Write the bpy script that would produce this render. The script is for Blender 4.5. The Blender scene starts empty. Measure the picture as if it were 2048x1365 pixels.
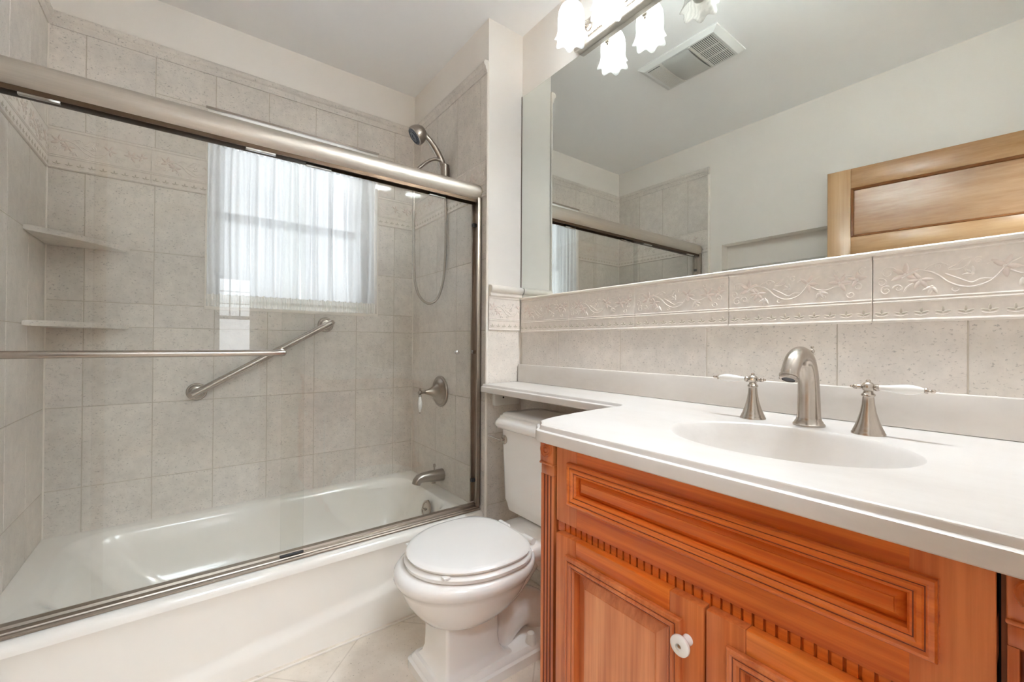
import bpy, bmesh, math, random
from mathutils import Matrix, Vector, Euler
random.seed(7)
PI = math.pi
S = bpy.context.scene
C = S.collection

# ---------------------------------------------------------------- camera
CAM_H = 1.10
F_PX = 850.6
def cam_axes(yaw, pitch, roll):
    yaw, pitch, roll = map(math.radians, (yaw, pitch, roll))
    f = Vector((math.sin(yaw)*math.cos(pitch), math.cos(yaw)*math.cos(pitch), math.sin(pitch)))
    r = Vector((math.cos(yaw), -math.sin(yaw), 0)); u = r.cross(f)
    r2 = r*math.cos(roll) + u*math.sin(roll)
    return r2, r2.cross(f), f
r_, u_, f_ = cam_axes(37.2, .3516, .3222)
cd = bpy.data.cameras.new('camera'); cam = bpy.data.objects.new('camera', cd); C.objects.link(cam)
m = Matrix((r_, u_, -f_)).transposed().to_4x4(); m.translation = (0, 0, CAM_H)
cam.matrix_world = m
cd.sensor_width = 36; cd.sensor_fit = 'HORIZONTAL'; cd.lens = F_PX/2048*36; cd.clip_start = .01
S.camera = cam

# ---------------------------------------------------------------- world, light, exposure
w = bpy.data.worlds.new('sky'); S.world = w; w.use_nodes = True
bg = w.node_tree.nodes['Background']; bg.inputs[0].default_value = (.92, .955, 1, 1); wt = w.node_tree
tcw = wt.nodes.new('ShaderNodeTexCoord'); sx = wt.nodes.new('ShaderNodeSeparateXYZ'); mw = wt.nodes.new('ShaderNodeMapRange')
wt.links.new(tcw.outputs['Generated'], sx.inputs[0]); wt.links.new(sx.outputs['Y'], mw.inputs[0])
mw.inputs[1].default_value = -1; mw.inputs[2].default_value = 1; mw.inputs[3].default_value = 5.5; mw.inputs[4].default_value = 1.6   # brighter sky on the hall side
wt.links.new(mw.outputs[0], bg.inputs[1])
def area(name, loc, rot, sx, sy, power, col=(1, 1, 1), portal=False):
    l = bpy.data.lights.new(name, 'AREA'); l.shape = 'RECTANGLE'; l.size = sx; l.size_y = sy
    l.energy = power; l.color = col
    if portal: l.cycles.is_portal = True
    o = bpy.data.objects.new(name, l); C.objects.link(o); o.location = loc; o.rotation_euler = rot
    return o
area('window_daylight', (.457, 2.64, 1.72), (-PI/2, 0, 0), .8, .95, 1, portal=True)
area('hall_window_daylight', (.43, -2.74, 1.40), (PI/2, 0, 0), .5, 1.1, 1, portal=True)
area('added_doorway_fill_light', (.14, -.34, 2.33), (math.radians(52), 0, 0), .52, .36, 27, (.78, .89, 1))  # unseen fill light added behind the door head to brighten the room
area('added_hall_fill_light', (.3, -1.55, 2.58), (0, 0, 0), .9, .7, 29, (.82, .915, 1))  # second added fill, out of view, lifting the hall and shower
BULB_W = 22
S.view_settings.view_transform = 'Standard'; S.view_settings.look = 'None'
S.view_settings.gamma = 1; S.view_settings.use_curve_mapping = False
S.view_settings.exposure = 0.36
S.cycles.use_denoising = True
S.cycles.max_bounces = 14; S.cycles.diffuse_bounces = 12; S.cycles.glossy_bounces = 6
S.cycles.transmission_bounces = 8; S.cycles.transparent_max_bounces = 24
S.cycles.sample_clamp_indirect = 40
S.cycles.caustics_reflective = False; S.cycles.caustics_refractive = False

# ---------------------------------------------------------------- materials
def srgb(r, g, b):
    def c(v):
        v /= 255
        return v/12.92 if v <= .04045 else ((v+.055)/1.055)**2.4
    return (c(r), c(g), c(b), 1)
def base(name):
    mt = bpy.data.materials.new(name); mt.use_nodes = True
    nt = mt.node_tree; b = nt.nodes['Principled BSDF']
    return mt, nt, b
def L(nt, a, b): nt.links.new(a, b)
def N(nt, t, **kw):
    n = nt.nodes.new(t)
    for k, v in kw.items(): setattr(n, k, v)
    return n
def coords(nt, scale=(1, 1, 1), loc=(0, 0, 0), rot=(0, 0, 0), kind='Object'):
    tc = N(nt, 'ShaderNodeTexCoord'); mp = N(nt, 'ShaderNodeMapping')
    mp.inputs['Scale'].default_value = scale; mp.inputs['Location'].default_value = loc; mp.inputs['Rotation'].default_value = rot
    L(nt, tc.outputs[kind], mp.inputs['Vector']); return mp.outputs[0]
def noise(nt, vec, scale, detail=4, rough=.55):
    n = N(nt, 'ShaderNodeTexNoise'); n.inputs['Scale'].default_value = scale; n.inputs['Detail'].default_value = detail
    n.inputs['Roughness'].default_value = rough; L(nt, vec, n.inputs['Vector']); return n.outputs['Fac']
def ramp(nt, fac, stops):
    n = N(nt, 'ShaderNodeValToRGB'); e = n.color_ramp.elements
    e[0].position, e[0].color = stops[0]; e[1].position, e[1].color = stops[-1]
    for p, c in stops[1:-1]:
        x = e.new(p); x.color = c
    L(nt, fac, n.inputs[0]); return n.outputs[0]
def mix(nt, fac, a, b):
    n = N(nt, 'ShaderNodeMix', data_type='RGBA')
    for i, v in ((0, fac), (6, a), (7, b)):
        if hasattr(v, 'links') or hasattr(v, 'is_linked'): L(nt, v, n.inputs[i])
        else: n.inputs[i].default_value = v
    return n.outputs[2]
def bump(nt, b, h, strength=.2, dist=.002):
    n = N(nt, 'ShaderNodeBump'); n.inputs['Strength'].default_value = strength; n.inputs['Distance'].default_value = dist
    L(nt, h, n.inputs['Height']); L(nt, n.outputs[0], b.inputs['Normal'])
def plain(name, col, rough=.5, metal=0, nscale=0, namt=.06, coat=0, bumpy=0):
    mt, nt, b = base(name)
    b.inputs['Roughness'].default_value = rough; b.inputs['Metallic'].default_value = metal
    b.inputs['Coat Weight'].default_value = coat
    if nscale:
        v = coords(nt); f = noise(nt, v, nscale)
        d = tuple(x*(1-namt) for x in col[:3])+(1,); u = tuple(min(1, x*(1+namt)) for x in col[:3])+(1,)
        L(nt, ramp(nt, f, [(.3, d), (.7, u)]), b.inputs['Base Color'])
        if bumpy: bump(nt, b, noise(nt, v, nscale*8), bumpy, .001)
    else:
        b.inputs['Base Color'].default_value = col
    return mt
def tile_mat(name, col, seed):
    mt, nt, b = base(name)
    v = coords(nt, loc=(seed*3.1, seed*1.7, seed*.9))
    big = noise(nt, v, 3.2, 3); mid = noise(nt, v, 26, 5, .65)
    pit = noise(nt, coords(nt, scale=(1, 1, 1.5), loc=(seed, seed*5, seed*2)), 120, 4, .7)
    vein = N(nt, 'ShaderNodeTexVoronoi', feature='DISTANCE_TO_EDGE'); vein.inputs['Scale'].default_value = 13
    wob = N(nt, 'ShaderNodeVectorMath', operation='MULTIPLY_ADD'); nz = N(nt, 'ShaderNodeTexNoise'); nz.inputs['Scale'].default_value = 22
    L(nt, v, nz.inputs['Vector']); L(nt, nz.outputs['Color'], wob.inputs[0]); wob.inputs[1].default_value = (.09, .09, .09); L(nt, v, wob.inputs[2])
    L(nt, wob.outputs[0], vein.inputs['Vector'])
    dk = tuple(x*.84 for x in col[:3])+(1,); lt = tuple(min(1, x*1.10) for x in col[:3])+(1,)
    c1 = ramp(nt, big, [(.35, dk), (.65, lt)])
    c2 = mix(nt, .45, c1, ramp(nt, mid, [(.35, dk), (.65, lt)]))
    pm = ramp(nt, pit, [(.33, (1, 1, 1, 1)), (.415, (0, 0, 0, 1))])
    c3 = mix(nt, pm, c2, tuple(x*.58 for x in col[:3])+(1,))
    vm = ramp(nt, vein.outputs['Distance'], [(.0, (1, 1, 1, 1)), (.02, (0, 0, 0, 1))])
    gate = ramp(nt, noise(nt, v, 9, 2), [(.58, (0, 0, 0, 1)), (.70, (1, 1, 1, 1))])
    mm = N(nt, 'ShaderNodeMath', operation='MULTIPLY'); L(nt, vm, mm.inputs[0]); L(nt, gate, mm.inputs[1])
    m2 = N(nt, 'ShaderNodeMath', operation='MULTIPLY'); L(nt, mm.outputs[0], m2.inputs[0]); m2.inputs[1].default_value = .55
    c4 = mix(nt, m2.outputs[0], c3, tuple(x*.55 for x in col[:3])+(1,))
    L(nt, c4, b.inputs['Base Color']); b.inputs['Roughness'].default_value = .34
    b.inputs['Specular IOR Level'].default_value = .4
    return mt
def wood_mat(name, axis, dark, midc, light, scale=1, rough=.3, coat=.25, seed=0):
    mt, nt, b = base(name)
    sc = [14*scale]*3; sc['xyz'.index(axis)] = 1.1*scale
    v = coords(nt, scale=tuple(sc), loc=(seed, seed*2, seed*3))
    n1 = noise(nt, v, 1.3, 5, .6)
    sc2 = [95*scale]*3; sc2['xyz'.index(axis)] = 2.2*scale
    n2 = noise(nt, coords(nt, scale=tuple(sc2), loc=(seed, 0, seed)), 1.5, 3, .6)
    wv = N(nt, 'ShaderNodeTexWave', wave_type='RINGS', rings_direction='X')
    wv.inputs['Scale'].default_value = .55; wv.inputs['Distortion'].default_value = 5; wv.inputs['Detail'].default_value = 2; wv.inputs['Detail Scale'].default_value = .8
    L(nt, v, wv.inputs['Vector'])
    c = ramp(nt, n1, [(.28, dark), (.5, midc), (.74, light)])
    c = mix(nt, .22, c, ramp(nt, wv.outputs['Fac'], [(.1, dark), (.6, light)]))
    c = mix(nt, .22, c, ramp(nt, n2, [(.35, dark), (.62, light)]))
    L(nt, c, b.inputs['Base Color']); b.inputs['Roughness'].default_value = rough; b.inputs['Coat Weight'].default_value = coat
    b.inputs['Coat Roughness'].default_value = .25
    bump(nt, b, n2, .05, .0006)
    return mt
def brushed(name, col, rough, axis='x'):
    mt, nt, b = base(name)
    sc = [260, 260, 260]; sc['xyz'.index(axis)] = 6
    n = noise(nt, coords(nt, scale=tuple(sc)), 1, 2)
    L(nt, ramp(nt, n, [(.3, tuple(x*.93 for x in col[:3])+(1,)), (.7, col)]), b.inputs['Base Color'])
    b.inputs['Metallic'].default_value = 1; b.inputs['Roughness'].default_value = rough
    return mt
def glass_mat(name, tint):
    mt = bpy.data.materials.new(name); mt.use_nodes = True; nt = mt.node_tree; nt.nodes.clear()
    o = N(nt, 'ShaderNodeOutputMaterial'); t = N(nt, 'ShaderNodeBsdfTransparent'); g = N(nt, 'ShaderNodeBsdfGlossy')
    t.inputs[0].default_value = tint; g.inputs['Roughness'].default_value = 0
    ge = N(nt, 'ShaderNodeNewGeometry'); mr = N(nt, 'ShaderNodeMapRange'); L(nt, ge.outputs['Backfacing'], mr.inputs[0])
    mr.inputs[3].default_value = 1.5; mr.inputs[4].default_value = 1/1.5
    fr = N(nt, 'ShaderNodeFresnel'); L(nt, mr.outputs[0], fr.inputs[0])
    mx = N(nt, 'ShaderNodeMixShader'); L(nt, fr.outputs[0], mx.inputs[0]); L(nt, t.outputs[0], mx.inputs[1]); L(nt, g.outputs[0], mx.inputs[2])
    L(nt, mx.outputs[0], o.inputs[0]); return mt
def sheer_mat(name, col, see, trans, graz=.6):
    mt = bpy.data.materials.new(name); mt.use_nodes = True; nt = mt.node_tree; nt.nodes.clear()
    o = N(nt, 'ShaderNodeOutputMaterial'); t = N(nt, 'ShaderNodeBsdfTransparent'); d = N(nt, 'ShaderNodeBsdfDiffuse'); l = N(nt, 'ShaderNodeBsdfTranslucent')
    d.inputs[0].default_value = col; l.inputs[0].default_value = col
    wv = noise(nt, coords(nt, scale=(900, 900, 60)), 1, 2)
    rr = ramp(nt, wv, [(.3, (see*.7,)*3+(1,)), (.7, (see*1.3,)*3+(1,))])
    m1 = N(nt, 'ShaderNodeMixShader'); m1.inputs[0].default_value = trans; L(nt, d.outputs[0], m1.inputs[1]); L(nt, l.outputs[0], m1.inputs[2])
    lw = N(nt, 'ShaderNodeLayerWeight'); lw.inputs[0].default_value = .5
    th = N(nt, 'ShaderNodeMapRange'); L(nt, lw.outputs['Facing'], th.inputs[0]); th.inputs[3].default_value = 1; th.inputs[4].default_value = 1-graz   # cloth seen edge-on is denser
    mm = N(nt, 'ShaderNodeMath', operation='MULTIPLY'); L(nt, rr, mm.inputs[0]); L(nt, th.outputs[0], mm.inputs[1])
    m2 = N(nt, 'ShaderNodeMixShader'); L(nt, mm.outputs[0], m2.inputs[0]); L(nt, m1.outputs[0], m2.inputs[1]); L(nt, t.outputs[0], m2.inputs[2])
    L(nt, m2.outputs[0], o.inputs[0]); return mt
def emit(name, col, s):
    mt, nt, b = base(name); b.inputs['Base Color'].default_value = col
    b.inputs['Emission Color'].default_value = col; b.inputs['Emission Strength'].default_value = s
    v = noise(nt, coords(nt), 20); L(nt, ramp(nt, v, [(0, col), (1, col)]), b.inputs['Base Color'])
    return mt
TILE = srgb(224, 217, 209)
M = dict(
    wall=plain('wall_paint', srgb(238, 233, 227), .55, nscale=5, namt=.012),
    ceil=plain('ceiling_paint', srgb(246, 246, 246), .6, nscale=5, namt=.01),
    tile_a=tile_mat('stone_tile_a', TILE, 1), tile_b=tile_mat('stone_tile_b', srgb(222, 215, 207), 2.3), tile_c=tile_mat('stone_tile_c', srgb(226, 219, 212), 4.1),
    grout=plain('grout', srgb(198, 189, 176), .8, nscale=60),
    relief=plain('relief_glaze', srgb(226, 218, 210), .3, nscale=70, namt=.05, bumpy=.05),
    petal=plain('relief_pink_leaf', srgb(221, 208, 199), .32, nscale=40, namt=.06),
    motif=plain('relief_olive_bud', srgb(194, 186, 172), .4, nscale=40),
    cream=plain('cream_tile_edge', srgb(233, 226, 217), .3, nscale=30, namt=.02),
    enamel=plain('white_enamel', srgb(239, 235, 228), .16, nscale=3, namt=.008, coat=.3),
    china=plain('white_china', srgb(239, 236, 232), .12, nscale=3, namt=.008, coat=.4),
    seat=plain('white_seat_paint', srgb(241, 238, 234), .2, nscale=3, namt=.006, coat=.3),
    nickel=brushed('brushed_nickel', srgb(186, 176, 166), .27, 'x'),
    nickel_z=brushed('brushed_nickel_upright', srgb(192, 182, 172), .25, 'z'),
    nickel_d=brushed('satin_nickel_fittings', srgb(174, 164, 154), .3, 'z'),
    satin=brushed('satin_rail_metal', srgb(208, 200, 191), .42, 'x'),
    rail=brushed('satin_track_metal', srgb(176, 164, 152), .38, 'x'),
    bronze=plain('dark_channel_metal', srgb(96, 78, 62), .4, metal=.8, nscale=30),
    steel=plain('polished_steel', srgb(200, 198, 195), .16, metal=1, nscale=30, namt=.02),
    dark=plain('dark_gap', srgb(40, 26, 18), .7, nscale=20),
    rubber=plain('grey_rubber', srgb(70, 70, 72), .5, nscale=30),
    mirror=plain('mirror_silver', (.755, .78, .75, 1), 0.0, metal=1),
    glass=glass_mat('clear_glass', (.982, .988, .982, 1)),
    pane=glass_mat('window_glass', (.97, .98, .98, 1)),
    sheer=sheer_mat('sheer_curtain_cloth', srgb(225, 226, 228), .20, .6, .9),
    hem=sheer_mat('gathered_hem_cloth', srgb(244, 241, 235), .20, .6),
    sash=plain('white_sash_paint', srgb(225, 226, 224), .4, nscale=10, namt=.01),
    cherry_y=wood_mat('cherry_wood_across', 'y', srgb(158, 60, 8), srgb(212, 100, 22), srgb(234, 140, 62), seed=3),
    cherry_z=wood_mat('cherry_wood_upright', 'z', srgb(150, 68, 26), srgb(200, 104, 48), srgb(226, 142, 84), seed=8),
    cherry_p=wood_mat('cherry_wood_panel', 'z', srgb(170, 90, 48), srgb(214, 130, 80), srgb(234, 164, 114), seed=15),
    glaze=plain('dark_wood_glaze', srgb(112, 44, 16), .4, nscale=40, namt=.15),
    maple_y=wood_mat('maple_wood_across', 'y', srgb(150, 106, 64), srgb(176, 134, 90), srgb(192, 154, 112), .7, seed=5, rough=.3),
    maple_z=wood_mat('maple_wood_upright', 'z', srgb(154, 112, 70), srgb(180, 140, 96), srgb(196, 160, 118), .7, seed=2, rough=.3),
    maple_p=wood_mat('maple_wood_panel', 'y', srgb(140, 96, 58), srgb(164, 122, 82), srgb(182, 144, 106), .6, seed=9, rough=.3, coat=.4),
    maple_d=plain('maple_moulding_stain', srgb(128, 80, 40), .35, nscale=30),
    marble=None, porcelain=plain('white_porcelain', srgb(238, 236, 232), .12, nscale=5, namt=.01, coat=.4),
    plastic=plain('white_plastic', srgb(226, 224, 218), .4, nscale=10, namt=.01),
    lens=plain('frosted_lens', srgb(190, 190, 186), .3, nscale=8, namt=.02),
    spray=plain('dark_spray_face', srgb(52, 58, 66), .3, nscale=60),
    hallwall=plain('hall_paint', srgb(214, 211, 206), .6, nscale=6, namt=.01),
)
def marble():
    mt, nt, b = base('cultured_marble')
    v = coords(nt, scale=(1, .45, 1)); n = noise(nt, v, 4, 6, .65)
    L(nt, ramp(nt, n, [(.33, srgb(206, 199, 192)), (.48, srgb(216, 210, 204)), (.62, srgb(220, 215, 210))]), b.inputs['Base Color'])
    b.inputs['Roughness'].default_value = .3; b.inputs['Specular IOR Level'].default_value = .4; return mt
M['marble'] = marble()
def frosted():
    mt = bpy.data.materials.new('frosted_shade_glass'); mt.use_nodes = True; nt = mt.node_tree; nt.nodes.clear()
    o = N(nt, 'ShaderNodeOutputMaterial'); t = N(nt, 'ShaderNodeBsdfTransparent'); l = N(nt, 'ShaderNodeBsdfTranslucent'); g = N(nt, 'ShaderNodeBsdfGlossy'); d = N(nt, 'ShaderNodeBsdfDiffuse')
    g.inputs['Roughness'].default_value = .12; l.inputs[0].default_value = (.95, .93, .9, 1); d.inputs[0].default_value = (.9, .88, .85, 1)
    wv = N(nt, 'ShaderNodeTexWave'); wv.inputs['Scale'].default_value = 30; wv.inputs['Distortion'].default_value = 8; L(nt, coords(nt), wv.inputs['Vector'])
    f = ramp(nt, wv.outputs['Fac'], [(.2, (.22,)*3+(1,)), (.8, (.34,)*3+(1,))])
    m0 = N(nt, 'ShaderNodeMixShader'); m0.inputs[0].default_value = .35; L(nt, l.outputs[0], m0.inputs[1]); L(nt, d.outputs[0], m0.inputs[2])
    m1 = N(nt, 'ShaderNodeMixShader'); L(nt, f, m1.inputs[0]); L(nt, m0.outputs[0], m1.inputs[1]); L(nt, t.outputs[0], m1.inputs[2])
    m2 = N(nt, 'ShaderNodeMixShader'); m2.inputs[0].default_value = .06; L(nt, m1.outputs[0], m2.inputs[1]); L(nt, g.outputs[0], m2.inputs[2])
    L(nt, m2.outputs[0], o.inputs[0]); return mt
M['shade'] = frosted()
def bulb_glass():
    mt = bpy.data.materials.new('lit_bulb_glass'); mt.use_nodes = True; nt = mt.node_tree; nt.nodes.clear()
    o = N(nt, 'ShaderNodeOutputMaterial'); t = N(nt, 'ShaderNodeBsdfTransparent'); e = N(nt, 'ShaderNodeEmission'); m = N(nt, 'ShaderNodeMixShader')
    e.inputs[0].default_value = (1, .97, .92, 1); e.inputs[1].default_value = 4
    f = ramp(nt, noise(nt, coords(nt), 30), [(.3, (.24,)*3+(1,)), (.7, (.28,)*3+(1,))]); L(nt, f, m.inputs[0])
    L(nt, t.outputs[0], m.inputs[1]); L(nt, e.outputs[0], m.inputs[2]); L(nt, m.outputs[0], o.inputs[0]); return mt
M['bulb'] = bulb_glass()
def floor_mat():
    mt, nt, b = base('floor_stone_tile')
    v = coords(nt, rot=(0, 0, PI/4), scale=(1/.33,)*3, loc=(.35, .12, 0))
    br = N(nt, 'ShaderNodeTexBrick'); br.offset = 0; br.squash = 1
    for k, val in (('Scale', 1), ('Mortar Size', .008), ('Brick Width', 1), ('Row Height', 1), ('Mortar Smooth', .1), ('Bias', 0)): br.inputs[k].default_value = val
    br.inputs['Color1'].default_value = srgb(222, 211, 197); br.inputs['Color2'].default_value = srgb(228, 217, 204); br.inputs['Mortar'].default_value = srgb(196, 183, 168)
    L(nt, v, br.inputs['Vector'])
    v2 = coords(nt)
    n = noise(nt, v2, 9, 6, .7); c = mix(nt, .4, br.outputs['Color'], ramp(nt, n, [(.36, srgb(202, 189, 173)), (.62, srgb(234, 224, 212))]))
    pit = ramp(nt, noise(nt, v2, 90, 4, .7), [(.30, (1, 1, 1, 1)), (.38, (0, 0, 0, 1))])
    c = mix(nt, pit, c, srgb(160, 146, 128))
    L(nt, c, b.inputs['Base Color']); b.inputs['Roughness'].default_value = .3
    bump(nt, b, br.outputs['Fac'], -.3, .001); return mt
M['floor'] = floor_mat()

# ---------------------------------------------------------------- mesh builder
ORG = {}
class MB:
    def __init__(s): s.v = []; s.f = []; s.m = []
    def add(s, vs, fs, mi=0, T=None):
        o = len(s.v)
        for p in vs:
            p = Vector(p)
            s.v.append(T @ p if T else p)
        for f in fs: s.f.append([i+o for i in f]); s.m.append(mi)
        return s
    def frombm(s, bm, mi=0, T=None):
        bm.verts.ensure_lookup_table(); bm.verts.index_update()
        s.add([v.co.copy() for v in bm.verts], [[v.index for v in f.verts] for f in bm.faces], mi, T); bm.free(); return s
    def box(s, x0, x1, y0, y1, z0, z1, bev=0, seg=2, mi=0, T=None):
        bm = bmesh.new(); bmesh.ops.create_cube(bm, size=1)
        for v in bm.verts: v.co = Vector((x0 if v.co.x < 0 else x1, y0 if v.co.y < 0 else y1, z0 if v.co.z < 0 else z1))
        if bev: bmesh.ops.bevel(bm, geom=bm.edges[:], offset=bev, segments=seg, profile=.5, affect='EDGES')
        return s.frombm(bm, mi, T)
    def rings(s, loops, cap0=True, cap1=True, mi=0, T=None, closed=True):
        n = len(loops[0]); vs = [p for l in loops for p in l]; fs = []
        for a in range(len(loops)-1):
            for i in range(n if closed else n-1):
                j = (i+1) % n; fs.append([a*n+i, a*n+j, (a+1)*n+j, (a+1)*n+i])
        if cap0: fs.append(list(range(n))[::-1])
        if cap1: fs.append([(len(loops)-1)*n+i for i in range(n)])
        return s.add(vs, fs, mi, T)
    def lathe(s, prof, n=32, T=None, mi=0, cap0=True, cap1=True):
        return s.rings([[(r*math.cos(2*PI*i/n), r*math.sin(2*PI*i/n), h) for i in range(n)] for r, h in prof], cap0, cap1, mi, T)
    def tube(s, path, rad, n=12, mi=0, caps=True, T=None, flat=1.0, flatdir=None):
        P = [Vector(p) for p in path]; k = len(P)
        if not hasattr(rad, '__len__'): rad = [rad]*k
        tan = [((P[min(i+1, k-1)]-P[max(i-1, 0)]).normalized()) for i in range(k)]
        ref = Vector((0, 0, 1)) if abs(tan[0].z) < .9 else Vector((1, 0, 0))
        nr = (ref - tan[0]*ref.dot(tan[0])).normalized(); loops = []
        for i in range(k):
            nr = (nr - tan[i]*nr.dot(tan[i])).normalized(); bn = tan[i].cross(nr)
            lp = []
            for j in range(n):
                a = 2*PI*j/n; d = nr*math.cos(a)+bn*math.sin(a)
                if flatdir: 
                    fd = Vector(flatdir); d = d - fd*d.dot(fd)*(1-flat)
                lp.append(P[i]+d*rad[i])
            loops.append(lp)
        return s.rings(loops, caps, caps, mi, T)
    def prism(s, poly, a, b, axis='z', mi=0, T=None):
        def mk(p, h): return {'z': (p[0], p[1], h), 'x': (h, p[0], p[1]), 'y': (p[0], h, p[1])}[axis]
        return s.rings([[mk(p, a) for p in poly], [mk(p, b) for p in poly]], True, True, mi, T)
    def ball(s, c, r, n=16, mi=0, sc=(1, 1, 1), T=None):
        k = n//2
        loops = [[(c[0]+sc[0]*r*math.sin(PI*a/k)*math.cos(2*PI*i/n), c[1]+sc[1]*r*math.sin(PI*a/k)*math.sin(2*PI*i/n), c[2]-sc[2]*r*math.cos(PI*a/k)) for i in range(n)] for a in range(1, k)]
        return s.rings(loops, True, True, mi, T)
    def build(s, name, mat, parent=None, sharp=40, flip=True):
        o0 = ORG.get(parent.name, Vector((0, 0, 0))) if parent else Vector((0, 0, 0))
        me = bpy.data.meshes.new(name); me.from_pydata([p-o0 for p in s.v], [], s.f)
        mats = mat if isinstance(mat, (list, tuple)) else [mat]
        for q in mats: me.materials.append(q)
        me.polygons.foreach_set('material_index', s.m)
        bm = bmesh.new(); bm.from_mesh(me)
        if flip: bmesh.ops.recalc_face_normals(bm, faces=bm.faces[:])
        bm.to_mesh(me); bm.free()
        me.polygons.foreach_set('use_smooth', [True]*len(me.polygons))
        me.set_sharp_from_angle(angle=math.radians(sharp)); me.update()
        ob = bpy.data.objects.new(name, me); C.objects.link(ob)
        if parent: ob.parent = parent; ORG[ob.name] = o0
        else: ORG[ob.name] = Vector((0, 0, 0))
        return ob
def tag(o, label, cat, group=None):
    o['label'] = label; o['category'] = cat
    if group: o['group'] = group
    return o
def thing(name, loc, label, cat, group=None):
    o = bpy.data.objects.new(name, None); C.objects.link(o); o.location = loc; o.empty_display_size = .05
    ORG[o.name] = Vector(loc); return tag(o, label, cat, group)
def struct(mb, name, mat, parent=None):
    o = mb.build(name, mat, parent)
    if not parent: o['kind'] = 'structure'
    return o
def copy_tree(o, parent=None):
    c = o.copy(); C.objects.link(c)
    if parent: c.parent = parent
    for ch in list(o.children): copy_tree(ch, c)
    return c
def arc(cx, cy, r, a0, a1, n):
    return [(cx+r*math.cos(math.radians(a0+(a1-a0)*i/n)), cy+r*math.sin(math.radians(a0+(a1-a0)*i/n))) for i in range(n+1)]
def rrect(x0, x1, y0, y1, r, n=8):
    r = min(r, (x1-x0)/2-1e-4, (y1-y0)/2-1e-4)
    return arc(x1-r, y0+r, r, -90, 0, n)+arc(x1-r, y1-r, r, 0, 90, n)+arc(x0+r, y1-r, r, 90, 180, n)+arc(x0+r, y0+r, r, 180, 270, n)
def catmull(P, k=8):
    P = [Vector(p) for p in P]; out = []
    Q = [P[0]*2-P[1]]+P+[P[-1]*2-P[-2]]
    for i in range(1, len(Q)-2):
        a, b, c, d = Q[i-1:i+3]
        for j in range(k):
            t = j/k; out.append(.5*((2*b)+(c-a)*t+(2*a-5*b+4*c-d)*t*t+(3*b-a-3*c+d)*t**3))
    out.append(P[-1]); return out

# ---------------------------------------------------------------- room shell
XL, XR, YB, XA, YW, ZC = -.45, 1.283, 2.42, 1.08, 1.621, 2.604     # tile faces / mirror plane / ceiling
YR = -.03                                                           # rear wall, room side
struct(MB().box(-.62, 1.45, -.14, 2.62, -.06, 0), 'floor', M['floor'])
struct(MB().box(-.62, 1.45, -.14, 2.62, ZC, ZC+.06), 'ceiling', M['ceil'])
NY0, NY1, NZ0, NZ1 = .80, 1.514, 1.38, 1.814
wl = MB()
for b in ((-.62, XL-.012, YR, NY0, 0, ZC), (-.62, XL-.012, NY1, 2.62, 0, ZC), (-.62, XL-.012, NY0, NY1, 0, NZ0), (-.62, XL-.012, NY0, NY1, NZ1, ZC), (-.62, -.545, NY0, NY1, NZ0, NZ1)): wl.box(*b)
wall_left = struct(wl, 'wall_left', M['wall'])
WX0, WX1, WZ0, WZ1 = .058, .860, 1.262, 2.187
wb = MB()
for b in ((XL-.012, WX0, YB+.012, 2.62, 0, ZC), (WX1, XR+.2, YB+.012, 2.62, 0, ZC), (WX0, WX1, YB+.012, 2.62, 0, WZ0), (WX0, WX1, YB+.012, 2.62, WZ1, ZC)): wb.box(*b)
wall_back = struct(wb, 'wall_back', M['wall'])
wall_right = struct(MB().box(XR+.006, 1.45, -.14, 2.62, 0, ZC), 'wall_right', M['wall'])
wall_alcove = struct(MB().box(XA+.010, XR+.006, YW+.004, YB+.012, 0, ZC), 'wall_alcove', M['wall'])
wr = MB()
DX0, DX1, DZ = -.42, .40, 2.09
for b in ((-.62, DX0, -.14, YR, 0, ZC), (DX1, 1.45, -.14, YR, 0, ZC), (DX0, DX1, -.14, YR, DZ, ZC)): wr.box(*b)
struct(wr, 'wall_rear', M['wall'])
# hall behind the camera, seen only in the shower glass
hb = MB()
HX0, HX1, HY, = -1.3, 2.2, -2.6
HW = (.205, .655, .86, 1.92)
for b in ((HX0-.1, HX0, HY-.14, -.14, 0, ZC), (HX1, HX1+.1, HY-.14, -.14, 0, ZC), (HX0, HW[0], HY-.14, HY, 0, ZC), (HW[1], HX1, HY-.14, HY, 0, ZC), (HW[0], HW[1], HY-.14, HY, 0, HW[2]), (HW[0], HW[1], HY-.14, HY, HW[3], ZC), (HX0, -.62, -.15, -.14, 0, ZC), (1.45, HX1, -.15, -.14, 0, ZC)): hb.box(*b)
struct(hb, 'wall_hall', M['hallwall'])
struct(MB().box(HX0-.1, HX1+.1, HY-.14, -.14, -.06, 0), 'floor_hall', M['floor'])
struct(MB().box(HX0-.1, HX1+.1, HY-.14, -.14, ZC, ZC+.06), 'ceiling_hall', M['ceil'])

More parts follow.
